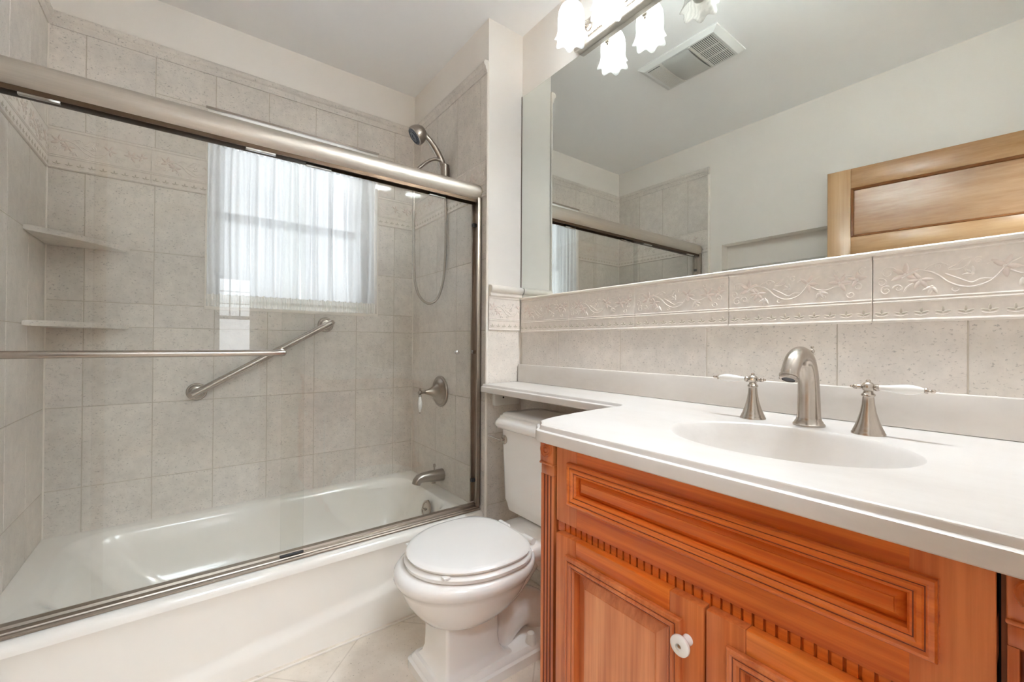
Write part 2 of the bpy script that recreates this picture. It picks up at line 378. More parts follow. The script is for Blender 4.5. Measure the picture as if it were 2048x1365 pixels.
# ---------------------------------------------------------------- wall tiles
def mat_frame(origin, u, n):
    u = Vector(u); n = Vector(n); v = Vector((0, 0, 1))
    T = Matrix((u, v, n)).transposed().to_4x4(); T.translation = origin; return T
def tile_panel(name, T, regions, us, vs, parent):
    mb = MB(); g, bv, dp = .0014, .0009, .0014
    for (a0, a1, b0, b1) in regions:
        mb.box(a0, a1, b0, b1, -.012, -dp, mi=3, T=T)
        ue = [a0]+[u for u in us if a0+.01 < u < a1-.01]+[a1]; ve = [b0]+[v for v in vs if b0+.01 < v < b1-.01]+[b1]
        for i in range(len(ue)-1):
            for j in range(len(ve)-1):
                x0, x1, y0, y1 = ue[i]+g, ue[i+1]-g, ve[j]+g, ve[j+1]-g
                lo = [(x0, y0, -dp), (x1, y0, -dp), (x1, y1, -dp), (x0, y1, -dp)]
                hi = [(x0+bv, y0+bv, 0), (x1-bv, y0+bv, 0), (x1-bv, y1-bv, 0), (x0+bv, y1-bv, 0)]
                mb.rings([lo, hi], False, True, random.choice((0, 0, 1, 2)), T)
    return struct(mb, name, [M['tile_a'], M['tile_b'], M['tile_c'], M['grout']], parent)
VS = [.185, .51, .835, 1.16, 1.49]
TB = mat_frame((0, YB, 0), (1, 0, 0), (0, -1, 0))
usb = [-.342+.217*k for k in range(8)]
ZT, ZBR0, ZBR1, ZCR = .30, 1.78, 1.945, 2.345
tile_panel('tile_panel', TB, [(XL, XA, ZT, WZ0), (XL, WX0, WZ0, ZBR0), (WX1, XA, WZ0, ZBR0), (XL, -.125, ZBR1, ZCR), (-.125, WX0, ZBR1, WZ1), (-.125, .092, WZ1, ZCR), (.092, .743, WZ1, ZCR), (.743, .96, WZ1, ZCR), (WX1, .96, ZBR1, WZ1), (.96, XA, ZBR1, ZCR), (XL, WX0, ZBR0, ZBR1), (WX1, XA, ZBR0, ZBR1)], usb, VS+[ZBR1], wall_back)
TL = mat_frame((XL, 0, 0), (0, 1, 0), (1, 0, 0))
usl = [2.42-.217*k for k in range(4, 0, -1)]
tile_panel('tile_panel', TL, [(1.612, YB, ZT, ZBR0), (1.612, YB, ZBR0, ZCR)], usl, VS+[ZBR1], wall_left)
TA = mat_frame((XA, 0, 0), (0, -1, 0), (-1, 0, 0))
usa = [-2.327, -2.11, -1.893, -1.676]
tile_panel('tile_panel', TA, [(-YB, -YW, ZT, ZBR0), (-YB, -YW, ZBR0, ZCR)], usa, VS+[ZBR1], wall_alcove)
TW = mat_frame((0, YW-.006, 0), (1, 0, 0), (0, -1, 0))
tile_panel('tile_panel', TW, [(XA+.004, 1.268, 0, 1.165)], [], [.36, .685], wall_alcove)
TV = mat_frame((1.2765, 0, 0), (0, -1, 0), (-1, 0, 0))
tile_panel('tile_panel', TV, [(-1.60, -YR, 0, 1.157)], [-1.351, -1.018, -.685, -.352, -.13], [.33, .66], wall_right)

# relief border tiles
def lens(bm_mb, c, ang, ln, wd, h, mi):
    n, k = 10, 3; ca, sa = math.cos(ang), math.sin(ang); loops = []
    for a in range(k):
        t = a/(k-.0)*PI/2; lp = []
        for i in range(n):
            q = 2*PI*i/n; x = math.cos(q)*ln/2*math.cos(t)
            y = math.sin(q)*wd/2*math.cos(t)*(1-.35*math.cos(q))
            lp.append((c[0]+x*ca-y*sa, c[1]+x*sa+y*ca, .0032+h*math.sin(t)))
        loops.append(lp)
    bm_mb.rings(loops, False, True, mi)
def relief_unit(full=True):
    mb = MB(); Wd = .3335; H = .158
    mb.box(0.0007, Wd-.0007, 0, H, -.004, .0035, bev=.0012, seg=1)
    for z, r in ((.047, .0030), (.0535, .0024), (.150, .0032), (.0045, .004)):
        mb.tube([(0.001, z, .003), (Wd-.001, z, .003)], r, 8)
    for k in range(10):
        u = Wd/10*(k+.5)
        for a, l in ((0, .0135), (.5*PI, .012), (PI, .0135)):
            c = (u+math.cos(a)*.0062, .021+math.sin(a)*.0055)
            lens(mb, c, a + (.35 if a == 0 else -.35 if a > 3 else 0), l, .0048, .0016, 2)
        mb.tube([(u-.011, .0165, .0034), (u, .0135, .0038), (u+.011, .0165, .0034)], .0012, 6)
    def vine(P, r=.0022):
        Q = catmull([(a, b, .0040) for a, b in P], 6); n = len(Q)
        mb.tube(Q, [r*(1-.45*i/n) for i in range(n)], 6, flat=.8, flatdir=(0, 0, 1))
    def spiral(cx, cy, r0, a0, turns, sgn=1):
        return [(cx+r0*(1-.8*i/14)*math.cos(a0+sgn*turns*2*PI*i/14), cy+r0*(1-.8*i/14)*math.sin(a0+sgn*turns*2*PI*i/14)) for i in range(15)]
    vine([(.052, .098), (.075, .112), (.095, .108), (.11, .098), (.125, .082), (.145, .071), (.165, .070), (.185, .079), (.2, .098), (.212, .113), (.232, .122), (.25, .117)], .0027)
    vine([(.12, .10), (.14, .088), (.158, .078), (.172, .084), (.19, .082)])
    vine([(.088, .112), (.1, .121), (.114, .124), (.124, .118)])
    vine([(.125, .11), (.138, .118), (.146, .127), (.158, .129)]); vine([(.125, .108), (.14, .107), (.15, .112), (.156, .122)])
    vine([(.21, .097), (.225, .088), (.245, .086), (.262, .092), (.28, .09)])
    vine([(.18, .112), (.19, .117), (.203, .114)]); vine([(.07, .085), (.06, .078), (.055, .068)])
    vine([(.252, .117), (.27, .112), (.285, .116), (.3, .112)])
    for a in ((.028, .113, .015, 0, 1.2, 1), (.016, .092, .010, 2, 1.2, -1), (.024, .073, .011, 1, 1.3, 1), (.045, .076, .009, 3, 1.2, -1), (.110, .118, .008, 0, 1.2, 1), (.168, .122, .007, 1, 1.1, 1), (.135, .067, .007, 0, 1.1, -1), (.262, .13, .007, 2, 1.2, 1), (.235, .068, .006, 0, 1.2, 1), (.305, .088, .009, 2, 1.2, -1), (.315, .124, .009, 1, 1.2, 1), (.292, .070, .009, 3, 1.2, 1)):
        vine(spiral(*a), .0018)
    for (cx, cy, n, a0, ln) in ((.057, .106, 5, 1.5, .027), (.082, .091, 5, 4.2, .022), (.203, .106, 4, .5, .024), (.27, .101, 5, 1, .025), (.228, .082, 3, 5.2, .020), (.305, .105, 4, 2.2, .02), (.1, .075, 3, 4.4, .018), (.16, .096, 3, 2.4, .016)):
        for k in range(n):
            a = a0+(k-(n-1)/2)*(5.2/n if n > 3 else .8)
            lens(mb, (cx+math.cos(a)*ln*.5, cy+math.sin(a)*ln*.5), a, ln, ln*.42, .0028, 1 if (n >= 4) else 0)
        mb.ball((cx, cy, .004), .003, 8)
    return mb
RU = relief_unit()
def relief_run(name, T, u0, u1, start, z0, parent, sy=1.0):
    bm = bmesh.new(); k = 0; u = start
    while u < u1:
        bmt = bmesh.new(); me = bpy.data.meshes.new('tmp')
        me.from_pydata([Vector((p.x+u, p.y*sy+z0, p.z)) for p in RU.v], [], RU.f); me.polygons.foreach_set('material_index', RU.m)
        bm.from_mesh(me); bpy.data.meshes.remove(me); bmt.free(); u += .3335
    for co, no in (((u0, 0, 0), (-1, 0, 0)), ((u1, 0, 0), (1, 0, 0))):
        bmesh.ops.bisect_plane(bm, geom=bm.verts[:]+bm.edges[:]+bm.faces[:], plane_co=co, plane_no=no, clear_outer=True)
    mb = MB(); bm.verts.index_update()
    mb.v = [T @ v.co for v in bm.verts]
    for f in bm.faces: mb.f.append([v.index for v in f.verts]); mb.m.append(f.material_index)
    bm.free()
    return struct(mb, name, [M['relief'], M['petal'], M['motif']], parent)
relief_run('relief_border', TV, -1.605, -YR, -1.605-.0115, 1.153, wall_right)
relief_run('relief_border', mat_frame((0, YW-.006, 0), (1, 0, 0), (0, -1, 0)), XA+.010, 1.268, XA-.02, 1.160, wall_alcove)
relief_run('relief_border', TB, XL, WX0, XL-.0215, ZBR0, wall_back, 1.04)
relief_run('relief_border', TB, WX1, XA, WX1-.1, ZBR0, wall_back, 1.04)
relief_run('relief_border', TL, 1.612, YB, 1.50, ZBR0, wall_left, 1.04)
relief_run('relief_border', TA, -YB, -YW-.004, -YB-.05, ZBR0, wall_alcove, 1.04)
# crown caps and edge trims
def trim_run(mb, T, u0, u1, prof, mi=0, ext=.0):
    mb.rings([[(u, v, n) for v, n in prof] for u in (u0, u1)], True, True, mi, T)
crown = [(0, -.008), (0, .004), (.012, .005), (.018, .010), (.026, .010), (.032, .016), (.040, .020), (.050, .018), (.056, .012), (.058, -.008)]
crown = [(ZCR-.002+a, b) for a, b in crown]
for i, (T, a, b) in enumerate(((TL, 1.600, YB), (TB, XL, XA), (TA, -YB, -YW+.002))):
    mb = MB(); trim_run(mb, T, a, b, crown); struct(mb, f'trim_{i+1}', M['tile_b'])
mb = MB(); mb.tube([(XL-.004, 1.606, .0), (XL-.004, 1.606, ZCR)], .009, 12); struct(mb, 'trim_4', M['cream'])
mb = MB(); mb.tube([(XA+.004, YW-.001, 0.0), (XA+.004, YW-.001, 1.165)], .0075, 12); mb.tube([(XA+.006, YW+.002, 1.165), (XA+.006, YW+.002, ZCR+.05)], .0065, 12); struct(mb, 'trim_5', M['cream'])
cap = [(1.316, -.006), (1.316, .006), (1.322, .010), (1.330, .007), (1.336, .007), (1.340, .015), (1.349, .021), (1.359, .021), (1.367, .015), (1.371, .004), (1.371, -.006)]
mb = MB(); trim_run(mb, TW, XA+.016, 1.281, cap); struct(mb, 'trim_6', M['cream'])
nose = [(1.309, -.006), (1.309, .006), (1.312, .011), (1.316, .012), (1.3195, .009), (1.3205, 0), (1.3205, -.006)]
mb = MB(); trim_run(mb, TV, -1.605, -YR, nose); struct(mb, 'trim_7', M['cream'])
for i, x in enumerate((XL+.0015, XA-.0015)):
    mb = MB().tube([(x, YB-.0015, .33), (x, YB-.0015, ZCR)], .0035, 8); struct(mb, f'trim_{i+11}', M['cream'])
# window reveal lining
mb = MB()
for b in ((WX0-.004, WX0+.003, YB-.003, 2.53, WZ0, WZ1), (WX1-.003, WX1+.004, YB-.003, 2.53, WZ0, WZ1), (WX0, WX1, YB-.003, 2.53, WZ1-.003, WZ1+.004)): mb.box(*b, bev=.001, seg=1)
mb.box(WX0-.004, WX1+.004, YB-.006, 2.53, WZ0-.012, WZ0+.004, bev=.002); struct(mb, 'trim_8', M['cream'])

mb = MB().box(WX0-.004, WX1+.004, YB-.007, YB+.004, WZ1-.005, WZ1+.006, bev=.001, seg=1); struct(mb, 'trim_10', M['nickel_d'])

# ---------------------------------------------------------------- windows
def window(name, x0, x1, z0, z1, yin, inward, grid=None, meet=.5, screen=False):
    fr = MB(); d = -inward
    def bx(mb, a, b, c, e, y0, y1, bev=.003):
        ya, yb = yin+d*y0, yin+d*y1; mb.box(a, b, min(ya, yb), max(ya, yb), c, e, bev=bev)
    bx(fr, x0, x0+.035, z0, z1, 0, .09); bx(fr, x1-.035, x1, z0, z1, 0, .09); bx(fr, x0, x1, z1-.035, z1, 0, .09); bx(fr, x0, x1, z0, z0+.03, 0, .09)
    root = struct(fr, name, M['sash'])
    zm = z0+(z1-z0)*meet
    for nm, za, zb, y0 in (('sash', z0+.03, zm+.02, .01), ('sash', zm-.02, z1-.035, .045)):
        s = MB(); w_ = .04
        bx(s, x0+.035, x0+.035+w_, za, zb, y0, y0+.03); bx(s, x1-.035-w_, x1-.035, za, zb, y0, y0+.03)
        bx(s, x0+.035, x1-.035, za, za+w_, y0, y0+.03); bx(s, x0+.035, x1-.035, zb-w_, zb, y0, y0+.03)
        if grid and y0 > .03:
            for k in range(1, grid[0]):
                xx = x0+.075+(x1-x0-.15)*k/grid[0]; bx(s, xx-.006, xx+.006, za, zb, y0+.01, y0+.02, .001)
            for k in range(1, grid[1]):
                zz = za+.04+(zb-za-.08)*k/grid[1]; bx(s, x0+.04, x1-.04, zz-.006, zz+.006, y0+.01, y0+.02, .001)
        so = s.build(nm, M['sash'], root)
        g = MB(); bx(g, x0+.06, x1-.06, za+.03, zb-.03, y0+.012, y0+.016, 0); g.build('pane', M['pane'], so)
    return root
window('window_1', WX0+.003, WX1-.003, WZ0+.004, WZ1, 2.53, -1, meet=.5)
window('window_2', HW[0], HW[1], HW[2], HW[3], HY-.02, 1, grid=(3, 3), meet=.5)

# ---------------------------------------------------------------- curtains on their rods
def rod(z, label):
    mb = MB().tube([(WX0+.003, 2.447, z), (WX1-.003, 2.447, z)], .0045, 10)
    return tag(mb.build('curtain_rod', M['sash']), label, 'curtain rod')
rod(2.052, 'white rod across the top of the window holding the sheer curtains')
rod(1.300, 'white rod along the window sill holding the gathered curtain hems')
def curtain(x0, x1, seed, label):
    rnd = random.Random(seed); mb = MB(); nu, nv = 150, 40; W_ = x1-x0
    ph = [(rnd.uniform(7, 13), rnd.uniform(0, 6.3), rnd.uniform(.3, 1)) for _ in range(3)]+[(rnd.uniform(16, 26), rnd.uniform(0, 6.3), rnd.uniform(.2, .6)) for _ in range(3)]
    za, zb = 1.325, 2.03
    def off(u, t):
        s_ = 0
        for f, p, a in ph: s_ += a*math.sin(u*f*2*PI*W_/.4/1.6+p+t*.9*math.sin(p*3))
        return s_*.0088
    vs = []; fs = []
    for j in range(nv+1):
        t = j/nv
        for i in range(nu+1):
            u = i/nu; vs.append((x0+W_*u+.006*math.sin(p0:=u*31+seed)*math.sin(PI*t), 2.446+off(u, t)*(.55+.45*math.sin(PI*t)), za+(zb-za)*t))
    for j in range(nv):
        for i in range(nu): a = j*(nu+1)+i; fs.append([a, a+1, a+nu+2, a+nu+1])
    mb.add(vs, fs)
    o = tag(mb.build('sheer_curtain', M['sheer'], sharp=180), label, 'curtain', 'sheer curtains in the shower window')
    for nm, z0, z1, puff in (('bottom_hem', 1.268, 1.327, .006), ('top_heading', 2.028, 2.083, .005)):
        h = MB(); nu2, nv2 = 260, 8; vs = []; fs = []
        for j in range(nv2+1):
            t = j/nv2
            for i in range(nu2+1):
                u = i/nu2; q = u*W_
                vs.append((x0+q, 2.445-puff*math.sin(PI*t)*.9+.0032*math.sin(q*520+1.5*math.sin(q*61+seed))*(1.15-math.sin(PI*t)*.5)+.0025*math.sin(q*170+seed), z0+(z1-z0)*t+(.004*math.sin(q*210+seed) if j in (0, nv2) else 0)))
        for j in range(nv2):
            for i in range(nu2): a = j*(nu2+1)+i; fs.append([a, a+1, a+nu2+2, a+nu2+1])
        h.add(vs, fs); h.build(nm, M['hem'] if nm == 'bottom_hem' else M['sheer'], o, sharp=180)
    return o
curtain(WX0+.006, .459, 3, 'white sheer curtain on the window side nearer the corner shelves')
curtain(.465, WX1-.004, 11, 'white sheer curtain on the window side nearer the shower hose')

# ---------------------------------------------------------------- bathtub
def tub():
    o = thing('bathtub', (.315, 2.02, 0), 'white enamel alcove bathtub with a curved skirt under the glass doors', 'bathtub')
    x0, x1, y1 = XL+.001, XA-.001, YB-.001
    def lp(a, b, c, d, r, z): return [(p[0], p[1], z) for p in rrect(a, b, c, d, r, 10)]
    loops = [lp(x0, x1, 1.628, y1, .004, .298), lp(x0, x1, 1.629, y1, .004, .309), lp(x0, x1, 1.633, y1, .004, .319), lp(x0, x1, 1.640, y1, .004, .326), lp(x0, x1, 1.652, y1, .004, .330)]
    for ins, z in ((0, .331), (.006, .329), (.014, .322), (.021, .309), (.027, .288), (.036, .24), (.050, .16), (.068, .10), (.10, .066), (.15, .056), (.20, .054)):
        sl = (.331-z)*.55
        loops.append(lp(-.372+ins+sl, .998-ins*.8, 1.748+ins, 2.368-ins, .13-ins*.3, z))
    b = MB().rings(loops, False, True)
    nx, nz = 90, 40; vs = []; fs = []
    for j in range(nz+1):
        for i in range(nx+1):
            x = x0+(x1-x0)*i/nx; z = .298*(1-j/nz)
            zc = .058+.085*max(0, (x+.12)/.78)**1.4
            up = 1.628+.022*(1-math.exp(-max(0, .298-z)/.045)) - .006*math.sin(PI*min(1, (.298-z)/.26))
            t = min(1, max(0, (zc+.026-z)/.052)); t = t*t*(3-2*t)
            vs.append((x, up-.014*t - .010*max(0, (zc-z)/.1), z))
    for j in range(nz):
        for i in range(nx): a = j*(nx+1)+i; fs.append([a, a+1, a+nx+2, a+nx+1])
    b.add(vs, fs)
    b.build('tub_body', M['enamel'], o, sharp=60, flip=True)
    T = Matrix.Translation((.962, 1.968, .262)) @ Matrix.Rotation(math.radians(-78), 4, 'Y')
    pl = MB(); hexa = [(.046*math.cos(a), .044*math.sin(a)) for a in [math.radians(d) for d in (0, 45, 72, 108, 135, 180, 225, 252, 288, 315)]]
    pl.rings([[(p[0]*s, p[1]*s, h) for p in hexa] for s, h in ((1, 0), (1, .007), (.86, .011), (.80, .011), (.74, .008), (.55, .010))], True, True, 0, T)
    pl.ball((0, 0, .011), .007, 12, T=T); pl.box(-.004, .004, -.004, .012, .010, .022, bev=.002, T=T)
    pl.build('overflow_plate', M['nickel_z'], o)
    MB().lathe([(.034, 0), (.034, .003), (.028, .005), (.012, .004)], 24, Matrix.Translation((.80, 2.06, .0545))).build('drain', M['nickel'], o)
    MB().box(x0, x1, 1.600, 1.606, 0, .006, bev=.002).build('caulk_line', M['cream'], o)
    return o
tub()

# ---------------------------------------------------------------- sliding shower doors
def shower_doors():
    o = thing('sliding_shower_door', (.315, 1.69, .332), 'frameless sliding glass tub doors with brushed metal rails', 'shower door')
    xa, xb = XL+.002, XA-.002
    # header: fat round-fronted rail, open channel below
    prof = [(1.690+.040*math.cos(a), 1.802+.0415*math.sin(a)) for a in [math.radians(d) for d in range(40, 237, 7)]]
    prof = prof + [(1.672, 1.769), (1.672, 1.777), (1.709, 1.777), (1.718, 1.790)]
    xs = [(xa, .90), (xa+.004, .97), (xa+.010, 1), (xb-.010, 1), (xb-.004, .97), (xb, .90)]
    MB().rings([[(x, 1.685+(p[0]-1.685)*s, 1.808+(p[1]-1.808)*s) for p in prof] for x, s in xs]).build('header_rail', M['satin'], o)
    mb = MB(); mb.box(xa+.002, xb-.002, 1.6675, 1.6705, 1.754, 1.7765); mb.box(xa+.002, xb-.002, 1.7055, 1.7105, 1.754, 1.7765); mb.box(xa+.002, xb-.002, 1.6705, 1.7055, 1.772, 1.7765); mb.build('header_channel', M['bronze'], o)
    tr = [(1.656, .3315), (1.656, .3365), (1.660, .3395), (1.667, .340), (1.669, .3385), (1.671, .3385), (1.673, .342), (1.681, .3445), (1.684, .3425), (1.692, .3425), (1.695, .349), (1.712, .351), (1.714, .348), (1.714, .3315)]
    MB().rings([[(x, p[0], p[1]) for p in tr] for x in (xa, xb)]).build('bottom_track', M['rail'], o, sharp=25)
    for x, s in ((xa, 1), (xb, -1)):
        mb = MB(); a, b = sorted((x, x+s*.006)); mb.box(a, b, 1.655, 1.715, .356, 1.775, bev=.001, seg=1)
        a, b = sorted((x, x+s*.022)); mb.box(a, b, 1.655, 1.664, .350, 1.775, bev=.002); mb.box(a, b, 1.7085, 1.7165, .356, 1.775, bev=.002)
        j = mb.build('side_jamb', M['rail'], o)
        for z in (.46, 1.06, 1.655):
            c, d = sorted((x+s*.006, x+s*.026)); MB().box(c, d, 1.690, 1.706, z-.008, z+.008, bev=.002).build('bumper', M['steel'] if z == 1.06 else M['rubber'], j)
    for (x0, x1, y, br) in ((XL+.03, .332, 1.672, ((-.365, -.285), (.145, .235))), (.263, XA-.028, 1.697, ((.335, .425), (.83, .91)))):
        g = MB().box(x0, x1, y, y+.006, .3495, 1.768, bev=.0008, seg=1).build('glass_panel', M['glass'], o)
        for a, b in br: MB().box(a, b, y-.0030, y+.010, 1.748, 1.780, bev=.002).build('hanger_bracket', M['steel'], g)
        if y < 1.68:
            z, yb = 1.064, 1.630
            P = catmull([(-.405, y, z), (-.405, yb+.012, z), (-.395, yb, z), (-.25, yb, z), (.1, yb, z), (.244, yb, z), (.254, yb+.012, z), (.254, y, z)], 6)
            mb = MB().tube(P, .0102, 16)
            for xx in (-.405, .254): mb.lathe([(.014, 0), (.014, .006), (.010, .009)], 20, Matrix.Translation((xx, y, z)) @ Matrix.Rotation(PI/2, 4, 'X'))
            mb.build('towel_bar', M['nickel'], g)
            MB().box(.258, .334, y-.002, y+.008, .3462, .352, bev=.001, seg=1).build('bottom_guide', M['rubber'], g)
        else:
            MB().lathe([(.005, 0), (.005, .012), (.009, .014), (.009, .020), (.005, .023)], 18, Matrix.Translation((.965, y, 1.059)) @ Matrix.Rotation(PI/2, 4, 'X')).build('pull_knob', M['steel'], g)
    return o
shower_doors()

# ---------------------------------------------------------------- shower fittings
def grab_bar():
    A, B = Vector((.029, YB, .872)), Vector((.581, YB, 1.195)); d = (B-A).normalized(); y = YB-.052
    o = thing('grab_bar', (.305, YB, 1.03), 'slanted brushed nickel grab bar below the shower window', 'grab bar')
    P = [A+Vector((0, -.006, 0)), A+Vector((0, -.030, 0))+d*.001, A+Vector((0, -.046, 0))+d*.010, A+Vector((0, -.052, 0))+d*.026]
    Q = [B+Vector((0, -.052, 0))-d*.026, B+Vector((0, -.046, 0))-d*.010, B+Vector((0, -.030, 0))-d*.001, B+Vector((0, -.006, 0))]
    MB().tube(catmull(P+Q, 8), .0155, 20).build('bar', M['nickel'], o)
    for c in (A, B):
        T = Matrix.Translation(c) @ Matrix.Rotation(PI/2, 4, 'X')
        MB().lathe([(.040, 0), (.040, .005), (.0375, .008), (.036, .0065), (.034, .0065), (.0325, .010), (.029, .0125), (.0275, .011), (.026, .011), (.0245, .015), (.020, .017), (.016, .017)], 36, T).build('flange', M['nickel'], o)
grab_bar()
def corner_shelf(z, label):
    pts = [(XL+.001, 2.132)]
    for i in range(1, 16):
        t = i/16; x = XL+.247*t; y = 2.132+(YB-2.132)*t; k = math.sin(PI*t)*.030
        pts.append((x+k*.757, y-k*.653))
    pts += [(-.203, YB-.001), (XL+.001, YB-.001)]
    bm = bmesh.new(); vs = [bm.verts.new((p[0], p[1], z)) for p in pts]; f = bm.faces.new(vs)
    r = bmesh.ops.extrude_face_region(bm, geom=[f])
    for v in r['geom']:
        if isinstance(v, bmesh.types.BMVert): v.co.z += .020
    bmesh.ops.bevel(bm, geom=[e for e in bm.edges if abs(e.verts[0].co.z-e.verts[1].co.z) < 1e-5], offset=.003, segments=2, affect='EDGES')
    return tag(MB().frombm(bm).build('corner_shelf', M['tile_a'], sharp=30), label, 'shelf', 'stone corner shelves')
corner_shelf(1.476, 'upper beige stone corner shelf in the tub corner')
corner_shelf(1.152, 'lower beige stone corner shelf in the tub corner')

def valve():
    o = thing('shower_valve', (XA, 2.055, .842), 'round brushed nickel shower valve with a white lever', 'valve')
    T = Matrix.Translation((XA, 2.055, .842)) @ Matrix.Rotation(-PI/2, 4, 'Y')
    MB().lathe([(.083, 0), (.083, .006), (.079, .011), (.074, .012), (.070, .011), (.060, .020), (.050, .027), (.046, .027), (.042, .030), (.030, .042), (.020, .060), (.0135, .078), (.011, .090)], 48, T).build('escutcheon', M['nickel_d'], o)
    m_ = MB().tube([(XA-.085, 2.055, .842), (XA-.125, 2.055, .842)], .0075, 14); m_.ball((XA-.120, 2.055, .842), .0125, 16); m_.ball((XA-.120, 2.055, .858), .006, 12)
    m_.lathe([(.009, .0), (.006, .006), (.0055, .012)], 16, Matrix.Translation((XA-.120, 2.055, .821))); s = m_.build('spindle', M['nickel_d'], o)
    MB().lathe([(.0055, 0), (.008, -.010), (.0115, -.030), (.0125, -.045), (.010, -.062), (.006, -.076), (.004, -.082)], 20, Matrix.Translation((XA-.120, 2.055, .822))).build('lever', M['porcelain'], s)
    MB().ball((XA-.120, 2.055, .736), .004, 10).build('lever_tip', M['nickel_d'], s)
valve()
def tub_spout():
    o = thing('tub_spout', (XA, 2.03, .40), 'brushed nickel tub spout with a diverter on top', 'spout')
    P = [(XA, 2.03, .401), (XA-.004, 2.03, .401), (XA-.03, 2.03, .402), (XA-.07, 2.03, .404), (XA-.115, 2.03, .405), (XA-.134, 2.03, .401), (XA-.145, 2.03, .391), (XA-.150, 2.03, .376)]
    R = [.032, .032, .031, .0285, .0255, .0245, .0230, .0220]
    mb = MB().tube(P, R, 24); mb.lathe([(.014, 0), (.014, -.012)], 16, Matrix.Translation((XA-.055, 2.03, .378)))
    mb.build('spout_body', M['nickel_d'], o)
    d = MB().tube([(XA-.048, 2.03, .425), (XA-.048, 2.03, .452)], .0035, 10); d.lathe([(.004, .446), (.0065, .449), (.0065, .462), (.004, .465)], 14, Matrix.Translation((XA-.048, 2.03, 0)))
    d.build('diverter_knob', M['nickel_d'], o)
tub_spout()
def hand_shower():
    o = thing('handheld_shower', (XA, 1.99, 1.99), 'brushed nickel handheld shower with a long looped hose', 'handheld shower')
    b = MB(); T = Matrix.Translation((XA, 1.985, 1.99))
    b.lathe([(.018, 1.935-1.99), (.021, 1.95-1.99), (.023, 2.025-1.99), (.023, 2.032-1.99), (.018, 2.035-1.99)], 22, Matrix.Translation((1.058, 1.985, 1.99)))
    b.box(1.055, XA, 1.967, 2.003, 1.945, 2.02, bev=.006); b.build('wall_bracket', M['nickel_d'], o)
    hl = catmull([(1.066, 1.99, 1.925), (1.061, 1.992, 1.97), (1.055, 1.995, 2.02), (1.040, 2.0, 2.065), (1.012, 2.002, 2.11), (.982, 2.003, 2.143), (.950, 2.004, 2.168)], 6)
    n = len(hl); MB().tube(hl, [.0125+.006*math.sin(PI*min(1, i/n*1.1)) if i < n*.8 else .0155 for i in range(n)], 18).build('handle', M['nickel_d'], o)
    ax = Vector((-.74, .20, -.64)).normalized(); T = Matrix.Translation((.905, 2.0, 2.150)) @ ax.to_track_quat('Z', 'Y').to_matrix().to_4x4()
    hd = MB().lathe([(.012, -.050), (.026, -.046), (.038, -.034), (.045, -.018), (.048, 0), (.047, .010), (.042, .014)], 32, T).build('shower_head', M['nickel_d'], o)
    fc = MB().lathe([(.0415, .012), (.0405, .0165), (.036, .0175), (.035, .0155), (.024, .0155), (.023, .0185), (.012, .019), (.011, .0165), (.004, .0165)], 32, T)
    for k in range(14):
        a = 2*PI*k/14; fc.ball((.0295*math.cos(a), .0295*math.sin(a), .0165), .0024, 8, T=T)
    fc.build('spray_face', M['spray'], hd)
    arm = catmull([(1.066, 1.985, 2.028), (1.04, 1.99, 2.052), (1.00, 1.995, 2.052), (.965, 1.998, 2.030), (.925, 2.0, 1.992), (.905, 2.0, 1.965)], 8)
    a = MB().tube(arm, .0085, 16); a.tube([(.908, 2.0, 1.972), (.894, 2.0, 1.944)], .0115, 16); a.build('outlet_arm', M['nickel_d'], o)
    hose = catmull([(.897, 2.0, 1.952), (.893, 2.0, 1.90), (.893, 2.0, 1.78), (.894, 2.0, 1.60), (.899, 2.0, 1.44), (.920, 2.0, 1.352), (.958, 2.0, 1.310), (.998, 2.0, 1.308), (1.035, 2.0, 1.345), (1.060, 1.998, 1.43), (1.069, 1.995, 1.55), (1.070, 1.993, 1.72), (1.068, 1.992, 1.86), (1.066, 1.99, 1.93)], 14)
    nh = len(hose); MB().tube(hose, [.0062+(.0007 if i % 2 else 0) for i in range(nh)], 12).build('hose', M['nickel_d'], o)
hand_shower()

